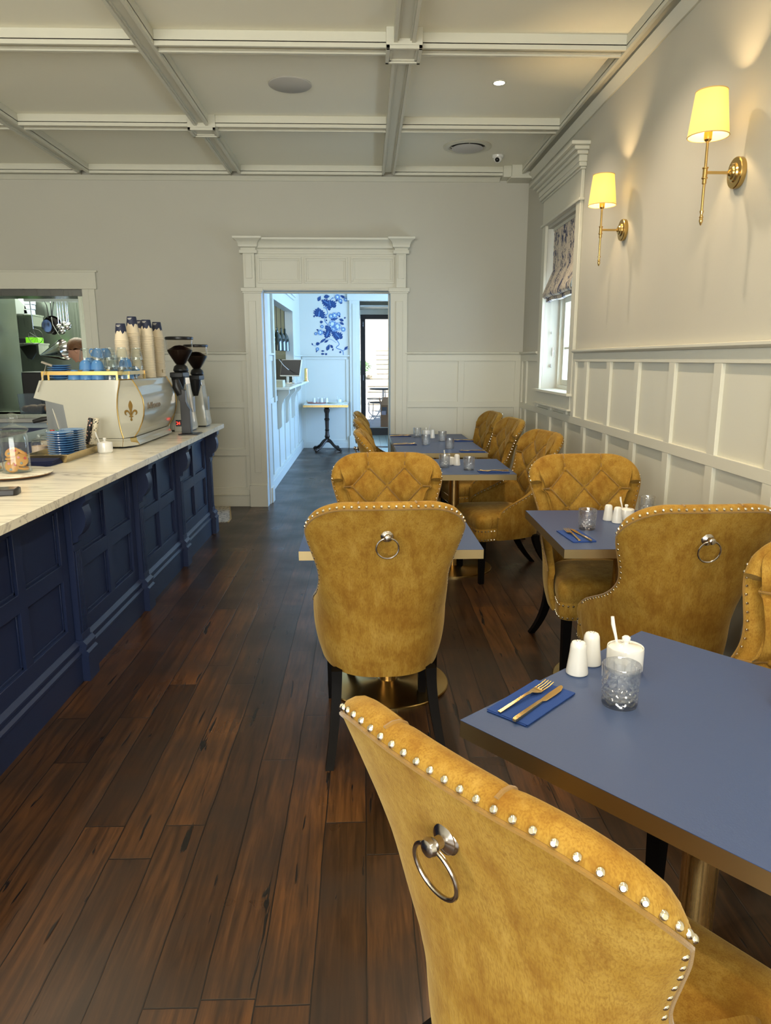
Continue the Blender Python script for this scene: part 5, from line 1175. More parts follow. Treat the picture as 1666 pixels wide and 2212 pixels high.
for k in range(9):
    y = y0+(y1-y0)*k/8; wv_ = 0.004*math.sin(k*1.9); lp = [(XW+0.03+x+wv_*(1 if z < 2.3 else 0.3), y, z+(0.005*math.sin(k*1.3) if z < 2.2 else 0)) for x, z in prof]; ls.append(lp+[(p[0]+0.0025, p[1], p[2]+0.001) for p in reversed(lp)])
b = MB(); b.loops(ls); b.build('blind_fabric', g.m, t, ang=60)
b = MB(); b.box(XW+0.035, XW+0.06, y0, y1, 2.575, 2.60); b.build('headrail', TRIM, t)
b = MB(); yc = WY1-0.02; b.tube([(XW+0.07, yc, 2.5), (XW+0.055, yc, 2.0), (XW+0.06, yc, 1.62), (XW+0.07, yc, 1.45)], 0.0016, 6); b.build('pull_cord', TRIM, t)
b = MB(); b.lathe([(0.003, 0.03), (0.008, 0.02), (0.009, 0.0), (0.003, -0.004)], 12, c=(XW+0.07, yc, 1.43)); b.lathe([(0.003, 0.02), (0.006, 0.012), (0.006, 0.0), (0.002, -0.002)], 12, c=(XW+0.062, yc, 1.72)); b.build('cord_tassel', mat('tassel', (0.35, 0.33, 0.3), 0.6), t)
b = MB(); b.tube([(XW+0.09, WY1-0.003, 1.60), (XW+0.09, WY1-0.02, 1.585), (XW+0.085, WY1-0.022, 1.55), (XW+0.09, WY1-0.004, 1.535)], 0.004, 8); b.tube([(XW+0.085, WY1-0.022, 1.6), (XW+0.085, WY1-0.024, 1.52)], 0.003, 8); o = b.build('cord_cleat', CHROME); tag(o, 'small metal cord cleat screwed to the window reveal', 'cleat')

# ================================================================== KITCHEN BEHIND THE PASS
b = MB(); b.box(-7.2, -3.1, 9.85, 9.95, 0, ZC); struct('wall_kitchen_steel', b, STEEL, smooth=False)
b = MB(); b.box(-7.15, -3.1, 9.25, 9.845, 0.86, 0.90); o = b.build('steel_bench', STEELD, None, 0.003); tag(o, 'steel kitchen bench along the far kitchen wall', 'bench')
b = MB(); b.box(-7.12, -3.1, 9.3, 9.8, 0.0, 0.858); o = b.build('bench_cupboard', STEELD); tag(o, 'dark steel cupboard under the kitchen bench', 'cupboard')
X_ = PY(42, 780, 8.45).x
b = MB(); b.box(-5.15, X_, 7.75, 8.5, 0.02, 2.6); o = b.build('tall_fridge', steel_mat('mottled_steel', (0.46, 0.52, 0.43), 0.24, (3, 3, 1.5)), None, 0.006); tag(o, 'tall brushed steel fridge at the edge of the kitchen pass', 'fridge')
def shelf(label, px0, px1, py, Y):
    a = PY(px0, py, Y); c = PY(px1, py, Y); t = thing('wall_shelf', label, 'shelf', (a.x, Y, a.z)); b = MB(); b.box(-0.3, c.x-a.x, -0.02, 0.30, -0.02, 0.0); b.build('board', STEEL, t, 0.002)
    b = MB(); b.box(c.x-a.x-0.02, c.x-a.x-0.015, 0.0, 0.3, -0.14, -0.02); b.build('bracket', STEEL, t); return a, c
a1, c1 = shelf('upper steel shelf carrying white containers in the kitchen', 30, 72, 679, 9.4)
a2, c2 = shelf('lower steel shelf with the bright green box in the kitchen', 30, 85, 741, 9.4)
b = MB(); P = PY(42, 673, 9.45); b.prism([(P.x-0.16, a1.z+0.002), (P.x+0.12, a1.z+0.002), (P.x+0.10, a1.z+0.1), (P.x-0.02, a1.z+0.24), (P.x-0.16, a1.z+0.24)], 9.42, 9.62, 'y'); o = b.build('storage_tub', mat('pale_plastic', (0.50, 0.55, 0.52), 0.5), None, 0.008); tag(o, 'grey sloped plastic tub on the upper kitchen shelf', 'tub')
for k in range(3):
    b = MB(); P = PY(60, 673, 9.42); b.box(P.x-0.05+0.01*k, P.x+0.05+0.008*k, 9.42, 9.52, a1.z+0.002+0.06*k, a1.z+0.058+0.06*k); o = b.build('takeaway_box', mat('pale_blue_plastic', (0.60, 0.68, 0.72), 0.5), None, 0.004); tag(o, 'pale takeaway box, %s from the bottom of the small pile on the upper shelf' % ORD[k+1], 'box', 'takeaway boxes')
b = MB(); P0 = PY(57, 737, 9.42); P1 = PY(84, 737, 9.42); b.box(P0.x, P1.x, 9.40, 9.56, a2.z+0.001, a2.z+0.068); o = b.build('green_box', mat('lime_card', (0.22, 0.72, 0.02), 0.5), None, 0.003); tag(o, 'bright lime green box on the lower kitchen shelf', 'box')
b = MB(); P0 = PY(36, 737, 9.42); P1 = PY(56, 737, 9.42); b.box(P0.x, P1.x, 9.41, 9.56, a2.z+0.001, a2.z+0.06); o = b.build('black_carton', BLACKP, None, 0.003); tag(o, 'black carton beside the green box on the lower kitchen shelf', 'box')
# hanging rack
RY = 8.45; ra = PY(52, 648, RY); rb = PY(172, 649, RY); rz = ra.z
t = thing('hanging_rack', 'steel utensil rail hung across the kitchen pass', 'utensil rail', (0, 0, 0))
b = MB(); b.box(ra.x, rb.x+0.15, RY-0.015, RY+0.015, rz-0.015, rz+0.015); b.box(ra.x, rb.x+0.15, RY+0.3, RY+0.33, rz+0.0, rz+0.02); b.build('rail', mat('aluminium_bar', (0.42, 0.46, 0.46), 0.5, 0.3), t)
for x in (ra.x+0.05, rb.x+0.1): b = MB(); b.cyl((x, RY, rz), (x, RY, ZC), 0.008, n=8); b.build('hanger_rod', STEEL, t)
def hook(b, x, y, z): b.tube([(x, y-0.014, rz+0.02), (x, y, rz+0.03), (x, y+0.016, rz+0.015), (x, y+0.002, z+0.02), (x, y-0.012, z), (x, y, z-0.012)], 0.002, 6)
def ladle(label, px, pyb, dy, r_=0.038):
    P = PY(px, pyb, RY+dy); t = thing('ladle', label, 'ladle', (P.x, RY+dy, P.z)); L = rz-P.z
    b = MB(); b.tube([(0, 0, L), (0, 0, 0.05), (0, 0.004, 0.02)], 0.004, 8); b.tube([(0, -0.01, L+0.03), (0, 0.008, L+0.02), (0, 0, L)], 0.003, 6); b.build('handle', CHROME, t)
    b = MB(); ls = [[(r_*math.cos(f)*math.cos(2*PI*i/18), 0.02-r_*0.4-r_*math.cos(f)*0.0-r_*0.8*math.sin(f), r_*math.cos(f)*math.sin(2*PI*i/18)) for i in range(18)] for f in (0, 0.35, 0.7, 1.05, 1.4)]; b.loops(ls, cap0=False); b.loops([[(p[0]*0.93, p[1]+0.002, p[2]*0.93) for p in l] for l in ls], cap0=False); b.build('bowl', CHROME, t)
ladle('steel ladle hanging on the rail, first of the bunch beside the pans', 127, 706, 0.00, 0.034)
ladle('steel ladle hanging lowest on the rail', 133, 714, 0.05, 0.045); ladle('steel ladle hanging on the rail behind the lowest one', 138, 700, 0.10, 0.03)
ladle('steel ladle hanging on the rail, last of the bunch', 145, 706, 0.00, 0.038); ladle('small steel ladle hanging behind the last one', 148, 702, 0.07, 0.028)
def pan(label, px, py, dy, r_, tilt):
    P = PY(px, py, RY+dy); t = thing('frying_pan', label, 'pan', (P.x, RY+dy, P.z)); t.rotation_euler = (0, 0, tilt)
    b = MB(); b.lathe([(0.0, 0.0), (r_*0.8, 0.0), (r_, 0.035), (r_*1.02, 0.037), (r_*0.8, 0.004), (0.0, 0.004)], 28, cap0=False, cap1=False); b.xf(Matrix.Rotation(R(90), 4, 'X')); b.build('pan_body', mat('pan_black', (0.02, 0.018, 0.016), 0.25, 0.4), t)
    b = MB(); L = rz-P.z; b.tube([(0, -0.03, r_), (0, -0.045, r_+0.04), (0, -0.03, min(L, r_+0.14)), (0, -0.0, L)], 0.006, 8); b.build('handle', STEELD, t)
pan('dark frying pan hanging edge-on on the rail', 101, 704, 0.06, 0.085, R(60)); pan('dark frying pan hanging behind, facing us more', 113, 700, 0.13, 0.09, R(25)); pan('small copper-toned pan hanging among the ladles', 121, 712, 0.27, 0.06, R(-20))
P = PY(137, 756, RY-0.05); t = thing('conical_strainer', 'large shiny conical strainer hanging sideways below the pans', 'strainer', (P.x, RY-0.05, P.z), 0)
b = MB(); b.lathe([(0.0, -0.285), (0.006, -0.283), (0.105, -0.04), (0.118, -0.005), (0.120, 0.02), (0.117, 0.02), (0.112, -0.01), (0.10, -0.04), (0.003, -0.275)], 36, cap0=False, cap1=False); b.xf(Matrix.Rotation(R(78), 4, 'Y') @ Matrix.Rotation(R(6), 4, 'X')); b.build('cone', CHROME, t, ang=30)
b = MB(); b.tube([(0.0, 0, 0.11), (-0.05, 0.01, 0.19), (-0.10, 0.02, 0.28), (-0.11, 0.03, 0.36)], 0.005, 8); b.build('handle', CHROME, t)
P = PY(77, 727, RY+0.315); t = thing('wire_skimmer', 'round wire skimmer hanging in front of the green box', 'skimmer', (P.x, RY+0.315, P.z)); b = MB()
b.tube([(0.085*math.cos(2*PI*i/32), 0, 0.085*math.sin(2*PI*i/32)) for i in range(32)], 0.003, 6, closed=True)
for i in range(5): a = PI*i/5; b.tube([(0.085*math.cos(a), 0, 0.085*math.sin(a)), (0, 0.02, 0), (-0.085*math.cos(a), 0, -0.085*math.sin(a))], 0.0018, 6)
b.build('basket', STEELD, t); b = MB(); b.cyl((-0.02, 0, 0.085), (-0.028, 0, rz-P.z+0.01), 0.006, n=8); b.build('handle', STEELD, t)
P = PY(66, 757, 9.7); b = MB(); b.prism([(P.x-0.13, P.z+0.05), (P.x+0.08, P.z+0.08), (P.x+0.09, P.z-0.02), (P.x+0.02, P.z-0.12), (P.x-0.04, P.z-0.1)], 9.68, 9.70, 'y'); o = b.build('oven_mitt', mat('grey_mitt', (0.10, 0.11, 0.09), 0.9), None, 0.006); tag(o, 'dark grey oven mitt hanging under the lower kitchen shelf', 'mitt')
# pass sill things
HPX = PY(168, 757, 7.98).x+0.15
b = MB(); P0 = PY(46, 826, 8.0); P1 = PY(84, 826, 8.0); 
b = MB(); b.box(X_+0.02, HPX-0.42, 7.9, 8.6, 0.86, 0.905); o = b.build('prep_bench', STEEL, None, 0.003); tag(o, 'steel prep bench just inside the kitchen pass', 'bench')
b = MB(); b.box(X_+0.04, HPX-0.44, 7.93, 8.57, 0.0, 0.858); o = b.build('prep_cupboard', STEELD); tag(o, 'dark cupboard under the prep bench inside the pass', 'cupboard')
b = MB(); b.box(P0.x, P1.x+0.05, 8.0, 8.35, 0.907, PY(60, 803, 8.0).z); o = b.build('toaster_oven', BLACKP, None, 0.02); tag(o, 'black countertop oven inside the kitchen pass', 'oven')
b = MB(); P0 = PY(50, 850, 7.55); P1 = PY(104, 886, 7.55); hgt = P0.z-(KZ0+0.0)
t = thing('bread_tub', 'clear bluish plastic tub of bread rolls in the kitchen pass', 'tub', ((P0.x+P1.x)/2, 7.53, KZ0))
w_ = (P1.x-P0.x)/2
b.loops([[(sx*w_*f, sy*0.11*f, z) for sx, sy in ((-1, -1), (1, -1), (1, 1), (-1, 1))] for z, f in ((0.0, 0.92), (hgt, 1.0), (hgt, 0.97), (0.004, 0.89))]); b.build('tub_body', mat('cloudy_plastic', (0.75, 0.85, 0.95), 0.15, trans=0.9, ior=1.1), t)
BR = mat('bread_crust', (0.35, 0.20, 0.10), 0.8, var=0.3, vscale=15)
for i, (x, y, r_) in enumerate(((-0.085, 0.0, 0.05), (-0.01, -0.03, 0.058), (0.07, 0.0, 0.06), (0.0, 0.05, 0.05))):
    b = MB(); b.sphere((0, 0, 0), r_, 18, 10, (1.15, 0.9, 0.72)); o = b.build('bread_roll', BR); o.location = ((P0.x+P1.x)/2+x, 7.53+y*0.6, KZ0+0.006+r_*0.72); tag(o, 'crusty bread roll in the plastic tub, ' + ['by its kitchen-side end', 'at the front middle', 'by its machine-side end', 'at the back'][i], 'bread')

# ================================================================== PERSON IN THE KITCHEN
HP = PY(168, 757, 7.98)                                     # head centre
def skin_person():
    hx, hy, hz = HP
    V = {}; sk_ = []
    def J(n, p, r_, par=None): V[n] = (len(sk_), p); sk_.append((p, r_, V[par][0] if par else None))
    cx, cy = hx+0.15, hy+0.10
    J('pelvis', (cx+0.02, cy, 0.95), 0.15); J('waist', (cx+0.01, cy, 1.10), 0.13, 'pelvis'); J('chest', (cx-0.02, cy, 1.28), 0.155, 'waist'); J('neck0', (cx-0.06, cy-0.01, 1.42), 0.075, 'chest'); J('neck', (hx+0.05, hy+0.01, hz-0.09), 0.055, 'neck0'); J('head', (hx+0.025, hy, hz-0.01), 0.06, 'neck')
    for s, nm in ((-1, 'l'), (1, 'r')):
        J('sh'+nm, (cx-0.03, cy+s*0.19, 1.37), 0.065, 'chest'); J('el'+nm, (cx-0.04, cy+s*0.25, 1.09), 0.043, 'sh'+nm); J('wr'+nm, (cx-0.27, cy+s*0.18, 1.00), 0.028, 'el'+nm); J('pa'+nm, (cx-0.35, cy+s*0.165, 0.985), 0.026, 'wr'+nm)
        for k in range(4):
            o_ = (k-1.5)*0.020; l_ = (0.062, 0.075, 0.070, 0.055)[k]
            J('f%d%s' % (k, nm), (cx-0.38, cy+s*0.165+o_, 0.985), 0.0095, 'pa'+nm); J('g%d%s' % (k, nm), (cx-0.38-l_*0.6, cy+s*0.165+o_*1.1, 0.980), 0.0085, 'f%d%s' % (k, nm)); J('h%d%s' % (k, nm), (cx-0.38-l_, cy+s*0.165+o_*1.1, 0.960), 0.0075, 'g%d%s' % (k, nm))
        J('t0'+nm, (cx-0.33, cy+s*0.165-s*0.035, 0.975), 0.011, 'pa'+nm); J('t1'+nm, (cx-0.365, cy+s*0.165-s*0.055, 0.965), 0.009, 't0'+nm)
        J('hp'+nm, (cx+0.02, cy+s*0.09, 0.90), 0.095, 'pelvis'); J('kn'+nm, (cx+0.0, cy+s*0.11, 0.49), 0.062, 'hp'+nm); J('an'+nm, (cx+0.03, cy+s*0.11, 0.09), 0.04, 'kn'+nm); J('to'+nm, (cx-0.14, cy+s*0.12, 0.035), 0.034, 'an'+nm)
    me = bpy.data.meshes.new('person_skin'); me.from_pydata([p for p, r_, q in sk_], [(i, q) for i, (p, r_, q) in enumerate(sk_) if q is not None], [])
    o = bpy.data.objects.new('person_tmp', me); COL.objects.link(o); m_ = o.modifiers.new('s', 'SKIN'); 
    for i, (p, r_, q) in enumerate(sk_): me.skin_vertices[0].data[i].radius = (r_, r_); me.skin_vertices[0].data[i].use_root = (i == 0)
    o.modifiers.new('d', 'SUBSURF').levels = 2
    dg = bpy.context.evaluated_depsgraph_get(); ev = bpy.data.meshes.new_from_object(o.evaluated_get(dg)); bpy.data.objects.remove(o)
    b = MB(); b.add([tuple(v.co) for v in ev.vertices], [tuple(p.vertices) for p in ev.polygons])
    # head, facing -x and bowed
    Hm = Matrix.Translation(HP) @ Matrix.Rotation(R(-24), 4, 'Y')
    i0 = len(b.v); ls = []
    for k in range(1, 20):
        z = -0.118+0.236*k/20; t_ = z/0.118
        w_ = 0.076*math.sqrt(max(0, 1-t_*t_))*(1.0 if z > -0.02 else 1-0.30*((-z-0.02)/0.098)); f_ = 0.098*math.sqrt(max(0, 1-t_**2))**0.8; bk = 0.098*math.sqrt(max(0, 1-min(1, abs((z-0.02)/0.105))**2)) if z > -0.08 else 0.03
        if z < -0.02: f_ = max(f_, 0.078-0.1*max(0, -z-0.09))
        row = []
        for i in range(28):
            a = 2*PI*i/28; cxx = math.cos(a); x = -f_*cxx if cxx > 0 else -bk*cxx; y = w_*math.sin(a)
            if cxx > 0.90:
                g_ = (cxx-0.90)/0.10
                x -= g_*(0.026*math.exp(-((z+0.022)/0.016)**2)+0.012*math.exp(-((z-0.0)/0.02)**2)+0.006*math.exp(-((z-0.038)/0.012)**2)+0.008*math.exp(-((z+0.058)/0.007)**2)+0.007*math.exp(-((z+0.071)/0.006)**2)+0.008*math.exp(-((z+0.10)/0.013)**2)-0.004*math.exp(-((z-0.018)/0.008)**2))
            row.append((x, y, z))
        ls.append(row)
    b.loops(ls)
    for s in (-1, 1):
        b.loops([[(0.012+0.017*f*math.cos(q), s*yy, -0.005+0.031*f*math.sin(q)) for q in [2*PI*i/12 for i in range(12)]] for yy, f in ((0.066, 0.7), (0.080, 1.0), (0.086, 0.9), (0.082, 0.5))])
    b.xf(Hm, i0)
    o = b.build('person', mat('skin', (0.62, 0.34, 0.23), 0.55, sss=0.1), None); m_ = o.modifiers.new('r', 'REMESH'); m_.mode = 'VOXEL'; m_.voxel_size = 0.006; m_.use_smooth_shade = True; o.modifiers.new('sm', 'SMOOTH').iterations = 3
    tag(o, 'person with short brown hair and white jacket bowing over work in the kitchen', 'person')
    for s in (-1, 1):
        b = MB(); b.sphere((-0.083, s*0.030, 0.012), 0.011, 12, 8, (0.7, 1.2, 0.5)); b.xf(Hm); b.build('eye', mat('eye_dark', (0.04, 0.02, 0.015), 0.2), o)
        b = MB(); b.tube([(-0.0905, s*0.018, 0.034), (-0.089, s*0.034, 0.037), (-0.078, s*0.050, 0.033)], 0.0022, 6); b.xf(Hm); b.build('eyebrow', mat('brow', (0.06, 0.03, 0.015), 0.8), o)
    # hair: layered cap with a fringe
    b = MB(); ls = []; rnd = random.Random(4)
    for k in range(0, 15):
        z = -0.045+0.175*k/14; row = []
        for i in range(36):
            a = 2*PI*i/36; c_ = math.cos(a); t_ = max(0, 1-((z-0.015)/0.121)**2)**0.5 if z > 0.015 else 1.0
            x = (-0.106*c_ if c_ > 0 else -0.118*c_)*t_; y = 0.092*math.sin(a)*t_; zz = z
            lim = -0.07+0.085*min(1, max(0, (c_+0.62)/0.35))+0.035*min(1, max(0, (c_-0.2)/0.6)); zz = max(z, lim-0.007*math.sin(i*2.3)); 
            w_ = 1+0.03*math.sin(i*1.7+k)
            row.append((x*w_+0.004, y*w_, zz))
        ls.append(row)
    b.loops(ls); b.xf(Hm); b.build('hair', mat('brown_hair', (0.17, 0.075, 0.028), 0.5, bump=1.0, bscale=60, stretch=(1, 1, 6), var=0.4, vscale=40), o, ang=70)
    b = MB(); cx, cy = HP.x+0.15, HP.y+0.10
    def el(x, y, z, rx, ry): return [(x+rx*math.cos(2*PI*i/28), y+ry*math.sin(2*PI*i/28), z) for i in range(28)]
    b.loops([el(cx+0.02, cy, 0.86, 0.165, 0.20), el(cx+0.01, cy, 1.05, 0.150, 0.185), el(cx-0.01, cy, 1.25, 0.165, 0.215), el(cx-0.025, cy, 1.37, 0.145, 0.235), el(cx-0.045, cy, 1.43, 0.10, 0.15), el(cx-0.06, cy, 1.465, 0.078, 0.085), el(cx-0.06, cy, 1.46, 0.070, 0.077)], cap0=False, cap1=False)
    for s in (-1, 1): b.tube([(cx-0.03, cy+s*0.16, 1.385), (cx-0.03, cy+s*0.225, 1.33), (cx-0.04, cy+s*0.255, 1.12), (cx-0.08, cy+s*0.24, 1.06), (cx-0.20, cy+s*0.20, 1.02)], [0.075, 0.078, 0.060, 0.058, 0.046], 18)
    b.build('white_jacket', mat('jacket_cotton', (0.62, 0.66, 0.72), 0.85, bump=0.3, bscale=200), o, ang=60)
    b = MB(); 
    for s in (-1, 1): b.tube([(cx+0.02, cy+s*0.085, 0.93), (cx+0.01, cy+s*0.10, 0.5), (cx+0.03, cy+s*0.11, 0.10)], [0.115, 0.08, 0.065], 18)
    b.build('trousers', mat('dark_trousers', (0.02, 0.02, 0.025), 0.9), o)
skin_person()

# ================================================================== HALL
# heat lamps hanging in the servery
LB_ = mat('lamp_black_glass', (0.012, 0.02, 0.012), 0.08, coat=1.0)
for i, (px, pyt, pyb, X) in enumerate(((599.5, 716, 757, -1.185), (608.5, 717, 757.5, -1.185), (616.5, 718, 758, -1.185), (623.0, 721, 758.5, -1.185))):
    B0 = PX(px, pyb, X); T0 = PX(px, pyt, X)
    t = thing('heat_lamp', 'black bell-shaped heat lamp hanging in the servery, %s from the doorway' % ORD[i+1], 'pendant lamp', (X, B0.y, B0.z))
    h = T0.z-B0.z; b = MB(); rr = 0.066
    b.lathe([(rr, 0.0), (rr, h*0.35), (rr*0.92, h*0.60), (rr*0.7, h*0.80), (rr*0.35, h*0.93), (0.016, h*0.97), (0.016, h*1.15), (0.008, h*1.2), (0.0, h*1.2)], 32, cap0=False, cap1=False); b.lathe([(rr*0.96, 0.001), (rr*0.96, h*0.35), (rr*0.6, h*0.8), (0.0, h*0.9)], 28, cap0=False, cap1=False); b.build('bell', LB_, t)
    zt = 2.62-B0.z
    b = MB(); b.cyl((0, 0, h*1.15), (0, 0, zt), 0.004, n=8); b.build('cord', BLACKP, t)
    b = MB(); b.sphere((0, 0, PX(px, 655, X).z-B0.z), 0.032, 16, 10); b.build('cord_ball', BLACKP, t)
b = MB(); b.box(-1.30, -1.20, SY0-0.1, SY1+0.1, 2.60, 2.66); o = b.build('lamp_rail', STEEL); tag(o, 'steel rail above the servery that carries the heat lamps', 'rail')
b = MB(); b.box(-2.6, -1.25, 12.7, 13.5, 0.0, 1.50); o = b.build('servery_unit', STEELD); tag(o, 'dark steel unit inside the servery opening', 'unit')
b = MB(); b.box(-2.4, -1.22, 12.55, 12.9, 1.585, 1.61); o = b.build('servery_shelf', STEEL); tag(o, 'steel shelf inside the servery below the heat lamps', 'shelf')
# marble ledge with brackets
LZ = 1.165; e0 = PZ(626, 837, LZ); yA = e0.y; xo = e0.x; e1 = PZ(661, 823.5, LZ)
yB_ = min(11.35, e1.y); 
b = MB(); b.prism([(HX+0.002, yA), (xo, yA), (xo, 11.9), (HX+0.002, 11.9), (HX+0.002, SY1-0.01), (HX-0.25, SY1-0.01), (HX-0.25, SY0+0.01), (HX+0.002, SY0+0.01)], LZ-0.030, LZ); o = b.build('servery_ledge', MARBLE, None, 0.003); tag(o, 'marble servery ledge on white brackets in the hall', 'ledge')
for i, y in enumerate((yA+0.12, yA+0.95, yA+1.85)):
    z1 = LZ-0.031; d = xo-HX-0.02
    prof = [(HX, z1), (HX+d, z1), (HX+d, z1-0.05), (HX+d*0.86, z1-0.075), (HX+d*0.62, z1-0.11), (HX+d*0.42, z1-0.18), (HX+d*0.36, z1-0.27), (HX+d*0.36, z1-0.45), (HX+d*0.22, z1-0.475), (HX, z1-0.49)]
    b = MB(); b.prism(prof, y, y+0.05, 'y'); o = b.build('ledge_bracket', TRIM, None, 0.003); tag(o, 'white curved bracket under the marble ledge, %s from the doorway' % ORD[i+1], 'bracket')
# point of sale screen, brass cylinder, box, cable
P = PX(634, 800, -1.02); 
t = thing('sale_screen', 'tilted black touchscreen till on the marble ledge', 'screen', (-1.06, P.y, LZ), R(-28))
b = MB(); b.loops([[(x, y, z) for x, y in ((-0.12, -0.08), (0.12, -0.08), (0.12, 0.10), (-0.12, 0.10))] for z in (0.0, 0.012)]); b.box(-0.03, 0.03, 0.0, 0.03, 0.01, 0.12); b.build('stand', CHROME, t, 0.004)
b = MB(); b.box(-0.165, 0.165, -0.012, 0.012, 0.0, 0.24); b.xf(Matrix.Translation((0, -0.02, 0.10)) @ Matrix.Rotation(R(-16), 4, 'X')); b.build('bezel', mat('screen_white', (0.7, 0.7, 0.7), 0.3), t, 0.003)
b = MB(); b.box(-0.16, 0.16, -0.0135, -0.0125, 0.012, 0.232); b.xf(Matrix.Translation((0, -0.02, 0.10)) @ Matrix.Rotation(R(-16), 4, 'X')); b.build('glass_face', mat('screen_glass', (0.012, 0.010, 0.02), 0.35, spec=0.2), t)
P = PZ(645, 823, LZ); b = MB(); b.lathe([(0.045, 0), (0.045, 0.01), (0.03, 0.014), (0.028, 0.19), (0.02, 0.2), (0.0, 0.2)], 24, c=(0, 0, 0), cap0=True, cap1=False); o = b.build('brass_holder', SCB); o.location = (-0.93, min(P.y-0.1, 11.8), LZ); tag(o, 'brass cylinder stand beside the till screen', 'stand')
b = MB(); b.box(HX-0.2, HX+0.09, yA+0.05, yA+0.30, LZ, LZ+0.085); o = b.build('ledge_box', mat('cream_plastic', (0.55, 0.53, 0.38), 0.4), None, 0.006); tag(o, 'low cream box at the near end of the marble ledge', 'box')
b = MB(); b.tube([(HX-0.1, 10.2, 1.50), (HX-0.04, 10.2, 1.42), (HX+0.02, 10.25, 1.36), (-1.02, P.y, 1.33)], 0.004, 6); o = b.build('till_cable', CHINA); tag(o, 'thin white cable drooping to the till screen', 'cable')
P = PX(622, 812, -1.5); b = MB(); b.lathe([(0.0, 0), (0.06, 0), (0.06, 0.03), (0.03, 0.06), (0.0, 0.065)], 20, cap0=False, cap1=False); o = b.build('service_bell', CHROME); o.location = (HX-0.1, yA+0.6, LZ); tag(o, 'small chrome service bell on the ledge behind the cream box', 'bell')
# ---- bistro table by the far wall
TY = 12.02; P = PY(706, 880, TY)
t = thing('bistro_table', 'tall marble-topped cast iron pedestal table by the far hall wall', 'table', (P.x, TY, 0))
b = MB(); hw = (PY(752, 880, TY).x-PY(657, 880, TY).x)/2; zt = PY(706, 872, TY-0.3).z
zt = 0.79
b.box(-hw+0.01, hw-0.01, -0.32, 0.32, zt-0.018, zt); b.build('marble_top', MARBLE, t, 0.002)
b = MB(); b.box(-hw, hw, -0.33, 0.33, zt-0.05, zt-0.014); b.build('brass_band', BRASS, t, 0.002)
IRON = mat('cast_iron_bronze', (0.045, 0.032, 0.024), 0.4, 0.7)
b = MB(); b.lathe([(0.03, 0.14), (0.055, 0.15), (0.045, 0.17), (0.032, 0.2), (0.045, 0.24), (0.036, 0.26), (0.030, 0.33), (0.040, 0.345), (0.030, 0.36), (0.034, 0.5), (0.042, 0.51), (0.045, 0.53), (0.032, 0.545), (0.034, 0.62), (0.048, 0.66), (0.05, 0.69), (0.035, 0.70), (0.06, 0.735), (0.06, 0.742)], 24); b.build('pedestal', IRON, t)
for k in range(4):
    a = R(45+90*k+8); c_, s_ = math.cos(a), math.sin(a)
    b = MB(); b.tube([(0.02*c_, 0.02*s_, 0.18), (0.08*c_, 0.08*s_, 0.15), (0.15*c_, 0.15*s_, 0.085), (0.22*c_, 0.22*s_, 0.045), (0.27*c_, 0.27*s_, 0.035), (0.30*c_, 0.30*s_, 0.022)], [0.03, 0.028, 0.022, 0.02, 0.028, 0.016], 10); b.sphere((0.285*c_, 0.285*s_, 0.024), 0.024, 12, 8); b.build('claw_foot', IRON, t)
def tray(label, px0, px1, m_):
    a = PY(px0, 867, TY); c = PY(px1, 867, TY); w_ = (c.x-a.x)/2; t2 = thing('serving_tray', label, 'tray', ((a.x+c.x)/2, TY-0.03, zt))
    b = MB(); b.loops([[(w_*f*math.cos(q), 0.13*f*math.sin(q), z) for q in [2*PI*i/28 for i in range(28)]] for z, f in ((0.0, 0.9), (0.018, 1.0), (0.018, 0.975), (0.004, 0.88))]); b.build('tray_body', m_, t2)
    for s in (-1, 1): b = MB(); b.tube([(s*w_*0.95, -0.04, 0.016), (s*w_*0.98, -0.03, 0.045), (s*w_*1.0, 0.03, 0.045), (s*w_*0.95, 0.04, 0.016)], 0.004, 8); b.build('tray_handle', SCB, t2)
tray('rose coloured oval tray on the bistro table', 663, 707, mat('rose_copper', (0.55, 0.25, 0.2), 0.3, 0.6)); tray('white oval tray with gold handles on the bistro table', 707, 746, mat('tray_cream', (0.6, 0.6, 0.5), 0.3))
for i, px in enumerate((679, 688, 695, 701, 706)):
    P = PY(px, 866, TY-0.02); shaker('plain white shaker on the rose tray, %s from the servery side' % ORD[i+1], (P.x, TY-0.05+0.03*(i % 2), zt+0.0045), 1.05)
P = PY(733, 866, TY); sugar_bowl('white sugar bowl on the white tray on the bistro table', (P.x, TY-0.03, zt+0.0045), 0.95, R(100))
